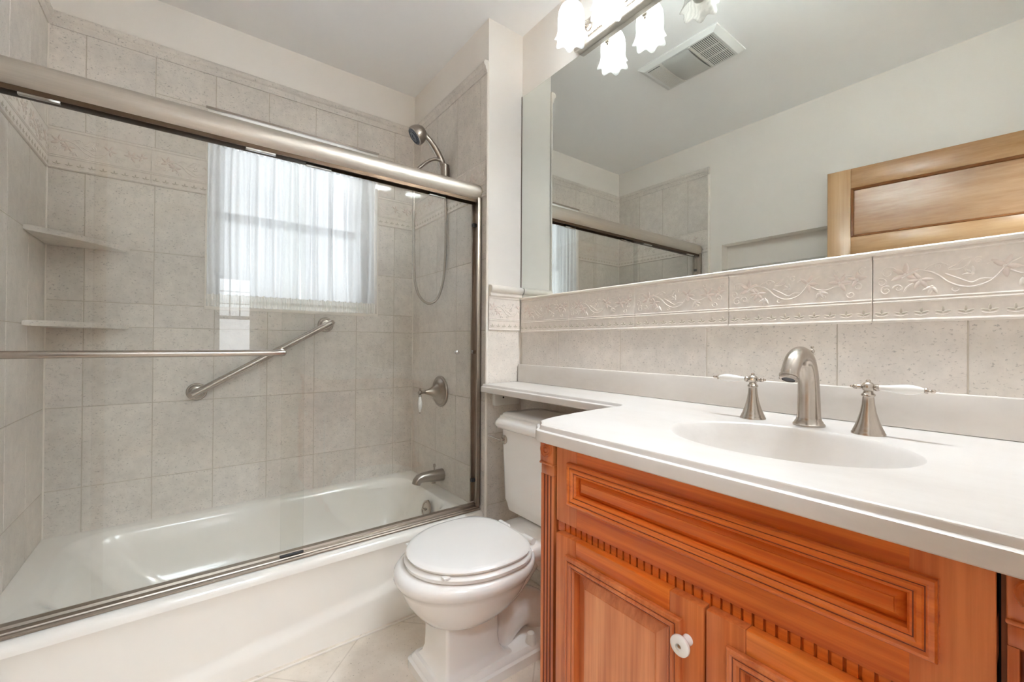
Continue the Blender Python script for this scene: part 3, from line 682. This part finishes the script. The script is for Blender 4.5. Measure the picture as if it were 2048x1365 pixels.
# ---------------------------------------------------------------- toilet
def egg(xf, xb, xc, w, z, n=56, pf=2.0, pb=2.5, yc=1.25):
    out = []
    for i in range(n):
        t = 2*PI*i/n; c, s = math.cos(t), math.sin(t); p = pb if c > 0 else pf
        q = (abs(c)**p+abs(s)**p)**(-1/p)
        out.append((xc+c*q*((xb-xc) if c > 0 else (xc-xf)), yc+s*q*w, z))
    return out
def toilet():
    o = thing('toilet', (.88, 1.25, 0), 'white two-piece toilet with its lid closed beside the vanity', 'toilet')
    yc = 1.25
    rc = lambda x0, x1, w, r, z: [(p[0], p[1], z) for p in rrect(x0, x1, yc-w, yc+w, r, 6)]
    b = MB()
    b.rings([egg(.537, .985, .77, .188, .381), egg(.522, .985, .77, .198, .377), egg(.513, .985, .77, .204, .366), egg(.513, .98, .77, .204, .352), egg(.521, .97, .77, .198, .338), egg(.531, .96, .77, .190, .331), egg(.535, .955, .77, .187, .318), egg(.548, .94, .765, .175, .285), egg(.575, .91, .76, .150, .245), egg(.605, .88, .75, .120, .212), egg(.635, .85, .745, .09, .192)])
    b.rings([rc(.93, 1.262, .115, .04, .335), rc(.925, 1.265, .125, .04, .352), rc(.925, 1.265, .127, .04, .383), rc(.935, 1.258, .120, .04, .391)])
    b.build('bowl', M['china'], o, sharp=50)
    b = MB(); b.rings([rc(.643, .84, .078, .010, .25), rc(.643, .84, .080, .010, .12), rc(.642, .845, .082, .010, .085), rc(.636, .862, .090, .012, .062), rc(.624, .90, .104, .014, .047)])
    b.rings([rc(.598, 1.17, .126, .02, 0), rc(.598, 1.17, .126, .02, .030), rc(.606, 1.165, .118, .018, .036), rc(.608, 1.163, .116, .018, .044), rc(.616, 1.155, .108, .016, .052)])
    b.build('pedestal', M['china'], o, sharp=35)
    b = MB(); b.tube(catmull([(.80, yc, .25), (.85, yc, .215), (.91, yc, .215), (.97, yc, .255), (1.03, yc, .31), (1.08, yc, .35)], 6), .058, 22)
    b.tube(catmull([(.86, yc, .03), (.90, yc, .085), (.955, yc, .118), (1.01, yc, .118), (1.06, yc, .085), (1.09, yc, .03)], 6), .066, 22)
    b.rings([rc(.97, 1.24, .085, .03, .345), rc(1.06, 1.22, .05, .03, .24)]); b.build('trapway', M['china'], o, sharp=60)
    b = MB(); b.rings([egg(.558, .958, .775, .187, .383, pb=3), egg(.550, .958, .775, .195, .387, pb=3), egg(.548, .958, .775, .197, .3975, pb=3), egg(.555, .955, .775, .191, .404, pb=3)]); b.build('seat', M['seat'], o, sharp=50)
    b = MB(); b.rings([egg(.566, .948, .775, .181, .4085, pb=3), egg(.558, .951, .775, .189, .411, pb=3), egg(.555, .952, .775, .192, .418, pb=3), egg(.560, .948, .775, .187, .4235, pb=3), egg(.575, .938, .775, .175, .4255, pb=2.8), egg(.65, .90, .79, .10, .4268, pb=2.6)])
    for yy in (1.12, 1.38): b.box(.60+.0, .62, yy-.01, yy+.01, .4035, .409)
    lid = b.build('lid', M['seat'], o, sharp=50)
    for yy in (1.175, 1.325):
        MB().tube([(.972, yy-.026, .402), (.972, yy+.026, .402)], .011, 14).build('hinge', M['seat'], o)
    b = MB(); b.rings([rc(1.085, 1.255, .185, .03, .396), rc(1.072, 1.26, .200, .03, .404), rc(1.066, 1.262, .206, .03, .435), rc(1.060, 1.262, .2095, .03, .45), rc(1.050, 1.262, .2155, .03, .745)]); b.build('tank', M['china'], o, sharp=40)
    b = MB(); b.rings([rc(1.046, 1.264, .220, .03, .742), rc(1.033, 1.266, .232, .03, .748), rc(1.027, 1.267, .238, .03, .758), rc(1.028, 1.267, .238, .03, .770), rc(1.036, 1.266, .231, .03, .784), rc(1.041, 1.265, .226, .03, .790), rc(1.043, 1.265, .224, .03, .797), rc(1.050, 1.262, .218, .03, .8005), rc(1.052, 1.262, .216, .03, .807), rc(1.060, 1.258, .208, .03, .811), rc(1.10, 1.22, .15, .03, .812)]); b.build('tank_lid', M['china'], o, sharp=40)
    T = Matrix.Translation((1.051, 1.432, .700)) @ Matrix.Rotation(-PI/2, 4, 'Y')
    b = MB().lathe([(.019, 0), (.019, .004), (.014, .008), (.009, .009)], 24, T); b.tube([(1.044, 1.432, .700), (1.028, 1.432, .700)], .006, 12)
    b.tube([(1.030, 1.428, .700), (1.027, 1.452, .702), (1.022, 1.485, .705), (1.020, 1.505, .706)], [.006, .0055, .005, .0035], 12, flat=.6, flatdir=(0, 0, 1)); b.build('flush_lever', M['nickel_z'], o)
    for s in (-1, 1):
        MB().lathe([(.019, .048), (.019, .055), (.0165, .068), (.0155, .078), (.012, .084), (.005, .086)], 20, Matrix.Translation((.965, yc+s*.098, 0))).build('bolt_cap', M['plastic'], o)
toilet()

# ---------------------------------------------------------------- vanity top with moulded basin
VT = .918
def vanity_top():
    o = thing('vanity_countertop', (.95, .4, .88), 'white marble vanity top with a moulded oval basin and narrow shelf', 'countertop')
    fy = -.028
    def outline(d):
        P = [(.62+d, fy), (.62+d, .71)]
        P += arc(.655, .715, .035-d, 180, 112, 8)[0:]
        P += [(.665+d*.3, .778-d), (.70, .790-d), (.75, .801-d), (.82, .811-d), (.90, .818-d), (.97, .821-d), (1.015, .822-d)]
        P += [(1.030+d*.35, .826-d*.8), (1.040+d*.7, .836-d*.5), (1.045+d, .852)]
        P += [(1.045+d, 1.20), (1.045+d, 1.607)]
        return P
    prof = [(.016, VT), (.0125, VT-.0012), (.0105, VT-.004), (.0100, VT-.0085), (.0085, VT-.0105), (.005, VT-.0105), (.0015, VT-.0125), (0, VT-.0165), (0, VT-.034), (.002, VT-.036), (.03, VT-.036)]
    mb = MB(); mb.rings([[(p[0], p[1], z) for p in outline(d)] for d, z in prof], False, False, closed=False)
    top = outline(.016)
    cx, cy, ax, ay = .908, .345, .166, .208
    n = 96; el = [(cx+ax*math.cos(2*PI*i/n), cy+ay*math.sin(2*PI*i/n)) for i in range(n)]
    bm = bmesh.new()
    ov = [bm.verts.new((x, y, VT)) for x, y in top+[(1.2755, 1.607), (1.2755, fy)]]
    iv = [bm.verts.new((x, y, VT)) for x, y in el]
    ed = [bm.edges.new((ov[i], ov[(i+1) % len(ov)])) for i in range(len(ov))]+[bm.edges.new((iv[i], iv[(i+1) % n])) for i in range(n)]
    bmesh.ops.triangle_fill(bm, use_beauty=True, use_dissolve=False, edges=ed)
    mb.frombm(bm)
    lo = []
    for s, dz in ((1, 0), (.985, -.0012), (.968, -.005), (.945, -.013), (.90, -.033), (.82, -.066), (.70, -.098), (.52, -.120), (.30, -.130), (.11, -.133)):
        lo.append([(cx+ax*s*math.cos(2*PI*i/n), cy+ay*s*math.sin(2*PI*i/n), VT+dz) for i in range(n)])
    mb.rings(lo, False, True)
    bm = bmesh.new(); bot = outline(.03)
    bm.faces.new([bm.verts.new((x, y, VT-.036)) for x, y in bot+[(1.2755, 1.607), (1.2755, fy)]]); bmesh.ops.triangulate(bm, faces=bm.faces[:])
    # no solid underside through the basin: keep only the shelf strip and rim
    bm.free()
    mb.box(1.06, 1.2755, .84, 1.607, VT-.036, VT-.034)
    mb.build('top_slab', M['marble'], o, sharp=35)
    b = MB().box(1.105, 1.255, 1.585, 1.607, .815, VT-.037, bev=.008, seg=3).build('support_cleat', M['plastic'], o)
    MB().lathe([(.0045, 0), (.0045, .001)], 12, Matrix.Translation((1.155, 1.585, .852)) @ Matrix.Rotation(PI/2, 4, 'X')).build('screw', M['dark'], b)
    MB().lathe([(.022, -.132), (.022, -.129), (.016, -.1285), (.014, -.131)], 24, Matrix.Translation((cx, cy, VT))).build('drain', M['nickel'], o)
vanity_top()
tag(MB().box(1.2555, 1.2755, -.028, 1.607, VT+.0004, 1.001, bev=.003).build('backsplash', M['marble']), 'white marble backsplash strip standing along the back of the vanity top', 'backsplash')

def faucet():
    fx, fy = 1.122, .362
    o = thing('basin_faucet', (fx, fy, VT), 'brushed nickel widespread basin faucet with white porcelain levers', 'faucet')
    b = MB(); b.lathe([(.031, 0), (.031, .004), (.028, .007), (.027, .010), (.0245, .013), (.0235, .018)], 36, Matrix.Translation((fx, fy, VT)))
    P = catmull([(fx, fy, .930), (fx, fy, .965), (fx-.001, fy, 1.0), (fx-.006, fy, 1.035), (fx-.022, fy, 1.066), (fx-.050, fy, 1.079), (fx-.082, fy, 1.070), (fx-.104, fy, 1.048), (fx-.112, fy, 1.034)], 8)
    n = len(P); b.tube(P, [.0235-.0075*(i/n)**.8 for i in range(n)], 28)
    d = (P[-1]-P[-3]).normalized(); T = Matrix.Translation(P[-1]) @ d.to_track_quat('Z', 'Y').to_matrix().to_4x4()
    b.lathe([(.0165, -.004), (.0185, -.003), (.0185, .001), (.0165, .002), (.0175, .003), (.0175, .007), (.0150, .008), (.0125, .008), (.0120, .003)], 28, T)
    b.build('spout', M['nickel_z'], o)
    MB().lathe([(.012, .003), (.012, .0065), (.004, .0065)], 20, T).build('aerator', M['rubber'], o)
    r = MB().tube([(fx+.012, fy-.0, 1.03), (fx+.020, fy, 1.082)], .003, 10); r.ball((fx+.020, fy, 1.086), .0055, 12); r.ball((fx+.0205, fy, 1.0955), .0035, 10); r.build('lift_rod', M['nickel_z'], o)
    for s, hx, hy in ((1, 1.116, .480), (-1, 1.114, .254)):
        T = Matrix.Translation((hx, hy, VT))
        h = MB().lathe([(.0285, 0), (.0285, .003), (.0262, .006), (.0255, .009), (.023, .014), (.018, .028), (.0135, .045), (.0108, .062), (.0096, .076), (.0098, .077), (.0118, .079), (.0118, .082), (.0085, .085), (.0075, .091)], 32, T)
        h.ball((hx, hy, 1.0145), .0115, 18); h.ball((hx, hy, 1.0265), .0045, 10)
        h.tube([(hx, hy-s*.012, 1.0145), (hx, hy-s*.018, 1.0145)], .0045, 10); h.ball((hx, hy-s*.021, 1.0145), .0055, 12); h.ball((hx, hy-s*.0275, 1.0145), .003, 10)
        h.lathe([(.006, .010), (.0075, .014), (.006, .018)], 16, Matrix.Translation((hx, hy, 1.0145)) @ Matrix.Rotation(-s*PI/2, 4, 'X'))
        ho = h.build('handle', M['nickel_z'], o)
        T2 = Matrix.Translation((hx, hy, 1.0145)) @ Matrix.Rotation(-s*PI/2, 4, 'X')
        MB().lathe([(.0052, .018), (.0055, .026), (.0080, .042), (.0100, .058), (.0098, .068), (.0072, .078), (.0042, .084)], 22, T2).build('lever', M['porcelain'], ho)
        MB().lathe([(.0042, .084), (.006, .086), (.006, .088), (.0032, .090), (.0028, .093)], 14, T2).ball((hx, hy+s*.096, 1.0145), .0042, 10).build('lever_tip', M['nickel_z'], ho)
faucet()

# ---------------------------------------------------------------- vanity cabinet
def vanity():
    o = thing('vanity_cabinet', (.95, .37, 0), 'cherry vanity cabinet with fluted posts and raised panels', 'cabinet')
    X = .650; top = .8815
    def loopsq(y0, y1, z0, z1, x): return [(x, y0, z0), (x, y1, z0), (x, y1, z1), (x, y0, z1)]
    def mould(mb, y0, y1, z0, z1, x, prof, cap=False, dark=()):
        lp = [loopsq(y0+d, y1-d, z0+d, z1-d, x+h) for d, h in prof]
        for i in range(len(lp)-1): mb.rings(lp[i:i+2], False, cap and i == len(lp)-2, 1 if i in dark else 0)
    # carcass
    b = MB()
    b.box(.672, 1.26, .727, .740, .10, top, bev=.001, seg=1); b.box(.672, 1.26, -.026, -.013, .10, top); b.box(.70, 1.26, -.013, .727, .10, .118)
    b.box(.76, .775, -.02, .74, 0, .10)
    b.box(.674, .690, .692, .727, .10, top); b.box(.674, .690, -.013, .045, .10, top); b.box(.674, .690, .045, .692, .655, .70)
    b.build('carcass', M['cherry_z'], o)
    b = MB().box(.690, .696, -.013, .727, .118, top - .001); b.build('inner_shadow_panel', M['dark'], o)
    for y0, y1 in ((.6995, .7415), (-.004, .0395)):
        yc = (y0+y1)/2; w_ = y1-y0; prof = [(y1, .672), (y1, X)]
        for k in (1, 0, -1):
            c = yc+k*.0105
            prof += [(c+.0034*math.cos(a), X+.0036*math.sin(a)) for a in [math.radians(q) for q in range(0, 181, 30)]]
        prof += [(y0, X), (y0, .672)]
        b = MB(); b.rings([[(x, y, z) for y, x in prof] for z in (.10, .803)])
        for k in (1, 0, -1):
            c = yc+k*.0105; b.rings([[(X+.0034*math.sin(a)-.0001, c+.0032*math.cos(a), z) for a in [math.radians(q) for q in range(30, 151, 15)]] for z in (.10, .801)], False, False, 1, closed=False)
        b.box(X, .672, y0, y1, .803, .830, bev=.001, seg=1)
        b.box(X-.004, .672, y0-.0005, y1+.0005, .8295, top, bev=.0015, seg=1); b.box(X-.006, .672, y0-.001, y1+.001, .8265, .8312, bev=.0012, seg=1)
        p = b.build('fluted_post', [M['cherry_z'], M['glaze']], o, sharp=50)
        MB().lathe([(.0175, 0), (.0175, .002), (.0160, .0045), (.0140, .002), (.0115, .0012), (.0095, .0042), (.0080, .0042), (.0065, .0015), (.0045, .003), (.002, .004)], 32, Matrix.Translation((X-.004, yc, .8605)) @ Matrix.Rotation(-PI/2, 4, 'Y')).build('rosette', M['cherry_z'], p)
    # false drawer front
    y0, y1, z0, z1 = .0465, .6895, .712, top
    my0, my1, mz0, mz1 = .088, .652, .757, .847
    op = .024
    d = MB().box(X, .672, y0, y1, mz1-op, z1, bev=.0008, seg=1).build('drawer_front', M['cherry_y'], o)
    MB().box(X, .672, y0, y1, z0, mz0+op, bev=.0008, seg=1).build('rail', M['cherry_y'], d)
    for a_, c_ in ((my1-op, y1), (y0, my0+op)): MB().box(X-.0004, .672, a_, c_, z0, z1, bev=.0008, seg=1).build('stile', M['cherry_z'], d)
    MP = [(-.0012, -.0004), (0, -.0006), (0, -.007), (.002, -.0095), (.006, -.0105), (.009, -.0085), (.0102, -.0085), (.012, -.0105), (.016, -.0105), (.019, -.007), (.0202, -.007), (.022, -.008), (.025, -.004), (.026, .002), (.026, .013)]
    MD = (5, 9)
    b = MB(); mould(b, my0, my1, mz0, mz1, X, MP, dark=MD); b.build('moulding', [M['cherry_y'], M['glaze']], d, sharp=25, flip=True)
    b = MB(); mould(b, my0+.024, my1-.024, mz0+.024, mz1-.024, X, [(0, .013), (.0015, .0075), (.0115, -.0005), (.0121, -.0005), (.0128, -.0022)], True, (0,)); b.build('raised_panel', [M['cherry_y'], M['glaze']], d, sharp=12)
    # dentil strip
    b = MB(); yy = y0+.004
    while yy+.0113 < y1: b.box(X+.0005, .668, yy, yy+.0113, .6895, .7125); yy += .01535
    b.box(X+.006, .672, y0, y1, .688, .7125); b.build('dentil_moulding', M['cherry_y'], o, sharp=30)
    # doors
    XD = .631
    for (a0, a1, ks) in ((.3425, .6715, 1), (.0110, .3385, -1)):
        z0, z1, th, mg = .125, .696, .020, .034
        b = MB(); q = mg+.024
        b.box(XD, XD+th, a0, a0+q, z0, z1, bev=.0022); b.box(XD, XD+th, a1-q, a1, z0, z1, bev=.0022)
        dr = b.build('door', M['cherry_z'], o)
        for c_, e_ in ((z1-q, z1), (z0, z0+q)): MB().box(XD+.0003, XD+th-.0003, a0+q, a1-q, c_, e_, bev=.0022).build('rail', M['cherry_y'], dr)
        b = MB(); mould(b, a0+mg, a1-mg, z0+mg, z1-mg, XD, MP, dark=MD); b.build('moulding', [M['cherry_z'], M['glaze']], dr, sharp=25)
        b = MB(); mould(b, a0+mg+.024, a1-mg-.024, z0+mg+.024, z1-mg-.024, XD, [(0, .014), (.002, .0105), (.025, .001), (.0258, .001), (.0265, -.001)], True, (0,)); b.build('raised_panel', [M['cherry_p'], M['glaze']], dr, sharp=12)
        ky = a0+.025
        T = Matrix.Translation((XD, ky, .634)) @ Matrix.Rotation(-PI/2, 4, 'Y')
        k = MB().lathe([(.0085, 0), (.0085, .003), (.0065, .006), (.0065, .013), (.010, .016), (.0150, .019), (.0162, .022), (.0155, .025), (.0115, .0272), (.0065, .0276)], 32, T).build('knob', M['porcelain'], dr)
        MB().lathe([(.0048, .0268), (.0048, .0285), (.003, .0292)], 18, T).build('knob_screw', M['steel'], k)
vanity()

# ---------------------------------------------------------------- mirror
b = MB(); my0, my1, mz0, mz1 = -.026, 1.6195, 1.3205, 2.303
ob = MB().box(XR, XR+.0055, my0, my1, mz0, mz1, bev=.0016, seg=1).build('wall_mirror', M['mirror'])
tag(ob, 'large frameless wall mirror above the vanity', 'mirror')
MB().box(XR-.0015, XR+.004, my1-.0003, my1+.0012, mz0, mz1).build('edge_strip', M['bronze'], ob)

# ---------------------------------------------------------------- vanity light
def vanity_light():
    ys = [1.163, .984, .783, .60, .42, .24]
    o = thing('vanity_light', (1.27, .88, 2.36), 'brushed nickel vanity fixture with tulip glass shades', 'light fixture')
    y0, y1 = .155, 1.245
    prof = [(1.2885, 2.304), (1.260, 2.3035), (1.257, 2.306), (1.2565, 2.324), (1.2535, 2.327), (1.247, 2.338), (1.2435, 2.355), (1.246, 2.374), (1.252, 2.387), (1.258, 2.392), (1.258, 2.401), (1.262, 2.406), (1.2885, 2.406)]
    b = MB(); b.rings([[(1.275+(x-1.275)*s, y, 2.355+(z-2.355)*s) for x, z in prof] for y, s in ((y0, .86), (y0+.008, .97), (y0+.014, 1), (y1-.014, 1), (y1-.008, .97), (y1, .86))]); b.build('back_plate', M['satin'], o, sharp=30)
    for z in (2.3265, 2.3865):
        b = MB(); yy = y0+.014
        while yy < y1-.01: b.ball((1.2515, yy, z), .0036, 8); yy += .0088
        b.build('bead_trim', M['nickel'], o)
    armP = catmull([(1.246, 1.150, 2.352), (1.215, 1.151, 2.345), (1.200, 1.152, 2.365), (1.198, 1.154, 2.42), (1.197, 1.157, 2.452), (1.185, 1.160, 2.472), (1.168, 1.162, 2.462), (1.160, 1.163, 2.436)], 8)
    a = MB().tube(armP, .005, 12); a.ball((1.209, 1.151, 2.343), .0105, 14); a.ball((1.207, 1.151, 2.330), .005, 10); a.lathe([(.016, 0), (.016, .005), (.009, .009)], 20, Matrix.Translation((1.246, 1.150, 2.352)) @ Matrix.Rotation(-PI/2, 4, 'Y'))
    arm = a.build('arm', M['nickel_z'], o)
    MB().lathe([(.006, .036), (.012, .034), (.020, .024), (.0215, .004), (.021, .0)], 24, Matrix.Translation((1.160, 1.163, 2.402))).build('socket_cup', M['nickel_z'], arm)
    loops = []; n = 60
    for r, h, k in ((.0205, 2.408, 0), (.031, 2.4035, 0), (.041, 2.393, 0), (.0480, 2.376, 0), (.0508, 2.352, 0), (.0508, 2.330, 0), (.0502, 2.312, .0), (.0510, 2.300, .0006), (.0530, 2.289, .0018), (.0565, 2.278, .0038), (.0600, 2.270, .0060)):
        loops.append([((r+k*math.cos(7*t))*math.cos(t)+1.160, (r+k*math.cos(7*t))*math.sin(t)+1.163, h-k*.9*math.cos(7*t)) for t in [2*PI*i/n for i in range(n)]])
    sh = MB().rings(loops, False, False).build('shade', M['shade'], o, sharp=80)
    md = sh.modifiers.new('thick', 'SOLIDIFY'); md.thickness = .002
    bl = MB().lathe([(.012, 2.402), (.0125, 2.375), (.018, 2.352), (.024, 2.330), (.0245, 2.315), (.019, 2.304), (.008, 2.299)], 24, Matrix.Translation((1.160, 1.163, 0))).build('bulb', M['bulb'], sh)
    for i, y in enumerate(ys):
        d = y-1.163
        if i:
            for src in (arm, sh):
                c = copy_tree(src, o); c.location = (0, d, 0)
        if i == 2:                                  # this lamp is out in the photograph
            dead = [q for q in c.children if q.name.startswith('bulb')][0]
            dead.material_slots[0].link = 'OBJECT'; dead.material_slots[0].material = M['lens']; continue
        l = bpy.data.lights.new('bulb_light', 'POINT'); l.energy = BULB_W*(.11, .12, 0, 1.0, 1.0, 1.0)[i]; l.color = (.83, .925, 1); l.shadow_soft_size = .02
        lo = bpy.data.objects.new('bulb_light', l); C.objects.link(lo); lo.location = (1.160, y, 2.325)
vanity_light()

# ---------------------------------------------------------------- ceiling exhaust fan
def fan():
    x0, x1, y0, y1, z = .332, .622, .998, 1.438, ZC
    o = thing('exhaust_fan', ((x0+x1)/2, (y0+y1)/2, ZC), 'white ceiling exhaust fan with a square light lens between grilles', 'exhaust fan')
    fl = lambda a, b, c, d, zz: [(a, c, zz), (b, c, zz), (b, d, zz), (a, d, zz)]
    b = MB(); b.rings([fl(x0, x1, y0, y1, z), fl(x0, x1, y0, y1, z-.006), fl(x0+.020, x1-.020, y0+.028, y1-.028, z-.022), fl(x0+.026, x1-.026, y0+.034, y1-.034, z-.021)]); b.build('housing', M['sash'], o, sharp=25)
    g = MB(); g.box(x0+.032, x1-.032, y0+.040, y0+.150, z-.0222, z-.0212)
    o1 = g.build('slotted_grille', M['rubber'], o)
    s = MB(); yy = y0+.040
    while yy < y0+.150: s.box(x0+.032, x1-.032, yy, yy+.0046, z-.0245, z-.0236); yy += .0086
    for xx in (x0+.105, x0+.18): s.box(xx, xx+.004, y0+.04, y0+.152, z-.0246, z-.0205)
    s.box(x0+.026, x1-.026, y0+.150, y0+.160, z-.026, z-.0205); s.build('grille_slats', M['plastic'], o1)
    ln = MB(); n = 14; vs = []; fs = []
    for i in range(n+1):
        for j in range(n+1):
            a, c = i/n, j/n; vs.append((x0+.03+(x1-x0-.06)*a, y0+.162+.145*c, z-.023-.020*(math.sin(PI*a)**.5)*(.65+.35*math.sin(PI*c)) if 0 < i < n else z-.022))
    for i in range(n):
        for j in range(n): q = i*(n+1)+j; fs.append([q, q+1, q+n+2, q+n+1])
    ln.add(vs, fs); ln.box(x0+.03, x1-.03, y0+.162, y0+.307, z-.0225, z-.0215); ln.build('light_lens', M['lens'], o, sharp=60)
    g = MB(); g.box(x0+.036, x1-.036, y1-.118, y1-.042, z-.0230, z-.0212); o2 = g.build('fine_grille', M['rubber'], o)
    s = MB(); yy = y1-.118
    while yy < y1-.044: s.box(x0+.036, x1-.036, yy, yy+.0030, z-.0255, z-.0245); yy += .0058
    xx = x0+.036
    while xx < x1-.038: s.box(xx, xx+.0025, y1-.118, y1-.042, z-.0252, z-.0232); xx += .0062
    s.box(x0+.026, x1-.026, y1-.132, y1-.118, z-.026, z-.0205); s.build('fine_mesh', M['plastic'], o2)
fan()

# ---------------------------------------------------------------- niche shelf and the open door (both seen in the mirror)
gs = MB().box(-.544, XL-.006, NY0+.004, NY1-.004, 1.628, 1.636, bev=.001, seg=1).build('glass_shelf', M['glass'])
tag(gs, 'clear glass shelf inside the wall niche behind the open door', 'shelf')
def door():
    ang = math.atan2(-.302+.415, .835-.0); T = Matrix.Translation((-.418, .0, 0)) @ Matrix.Rotation(-ang, 4, 'Z')
    W_, th, z0, z1 = .842, .036, .012, 2.064
    st = .103
    b = MB()
    b.box(-th/2, th/2, .0, st, z0, z1, bev=.0015, T=T); b.box(-th/2, th/2, W_-st, W_, z0, z1, bev=.0015, T=T)
    root = b.build('door_1', M['maple_z']); root['kind'] = 'structure'
    r = MB()
    pan = [(1.690, 1.957), (1.02, 1.575), (.24, .90)]
    for a, c in ((1.957, z1), (1.575, 1.690), (.90, 1.02), (z0, .24)): r.box(-th/2+.0003, th/2-.0003, st, W_-st, a, c, bev=.0012, T=T)
    r.build('rail', M['maple_y'], root)
    for a, c in pan:
        m1 = MB(); p = MB()
        for s in (1, -1):
            q = lambda d, h: [(s*(th/2+h), st+d, a+d), (s*(th/2+h), W_-st-d, a+d), (s*(th/2+h), W_-st-d, c-d), (s*(th/2+h), st+d, c-d)]
            m1.rings([q(0, 0), q(.002, .0015), (q(.007, -.002)), q(.011, -.004), q(.014, -.012)], False, False, T=T)
            p.rings([q(.013, -.0125), q(.02, -.012)], False, True, T=T)
        m1.build('panel_moulding', M['maple_d'], root, sharp=25); p.build('panel', M['maple_p'], root, sharp=12)
    k = MB()
    for s in (1, -1): k.lathe([(.026, .018), (.026, .022), (.011, .026), (.010, .045), (.024, .052), (.027, .064), (.020, .074), (.008, .077)], 24, T @ Matrix.Translation((0, W_-.065, .96)) @ Matrix.Rotation(s*PI/2, 4, 'Y'))
    k.build('door_knob', M['nickel'], root)
door()
# casing around the doorway
b = MB()
for q in ((DX0-.0, DX0+.012, -.14, YR+.0, 0, DZ), (DX1-.012, DX1, -.14, YR, 0, DZ), (DX0, DX1, -.14, YR, DZ-.012, DZ)): b.box(*q)
b.box(DX1-.004, DX1+.06, YR, YR+.014, 0, DZ+.06, bev=.003); b.box(DX0, DX1+.06, YR, YR+.014, DZ, DZ+.06, bev=.003); struct(b, 'trim_9', M['sash'])
# parts that look different from the rest of their thing
for o_ in list(C.objects):
    k_ = o_.name.split('.')[0]
    if o_.parent and k_ in ('lever', 'knob', 'spray_face', 'bottom_hem', 'pull_knob', 'light_lens', 'rosette'):
        o_['label'] = {'lever': 'white porcelain lever', 'knob': 'round white porcelain knob', 'spray_face': 'dark spray face', 'bottom_hem': 'gathered cream hem', 'pull_knob': 'small polished knob', 'light_lens': 'grey frosted lens', 'rosette': 'carved round rosette'}[k_]
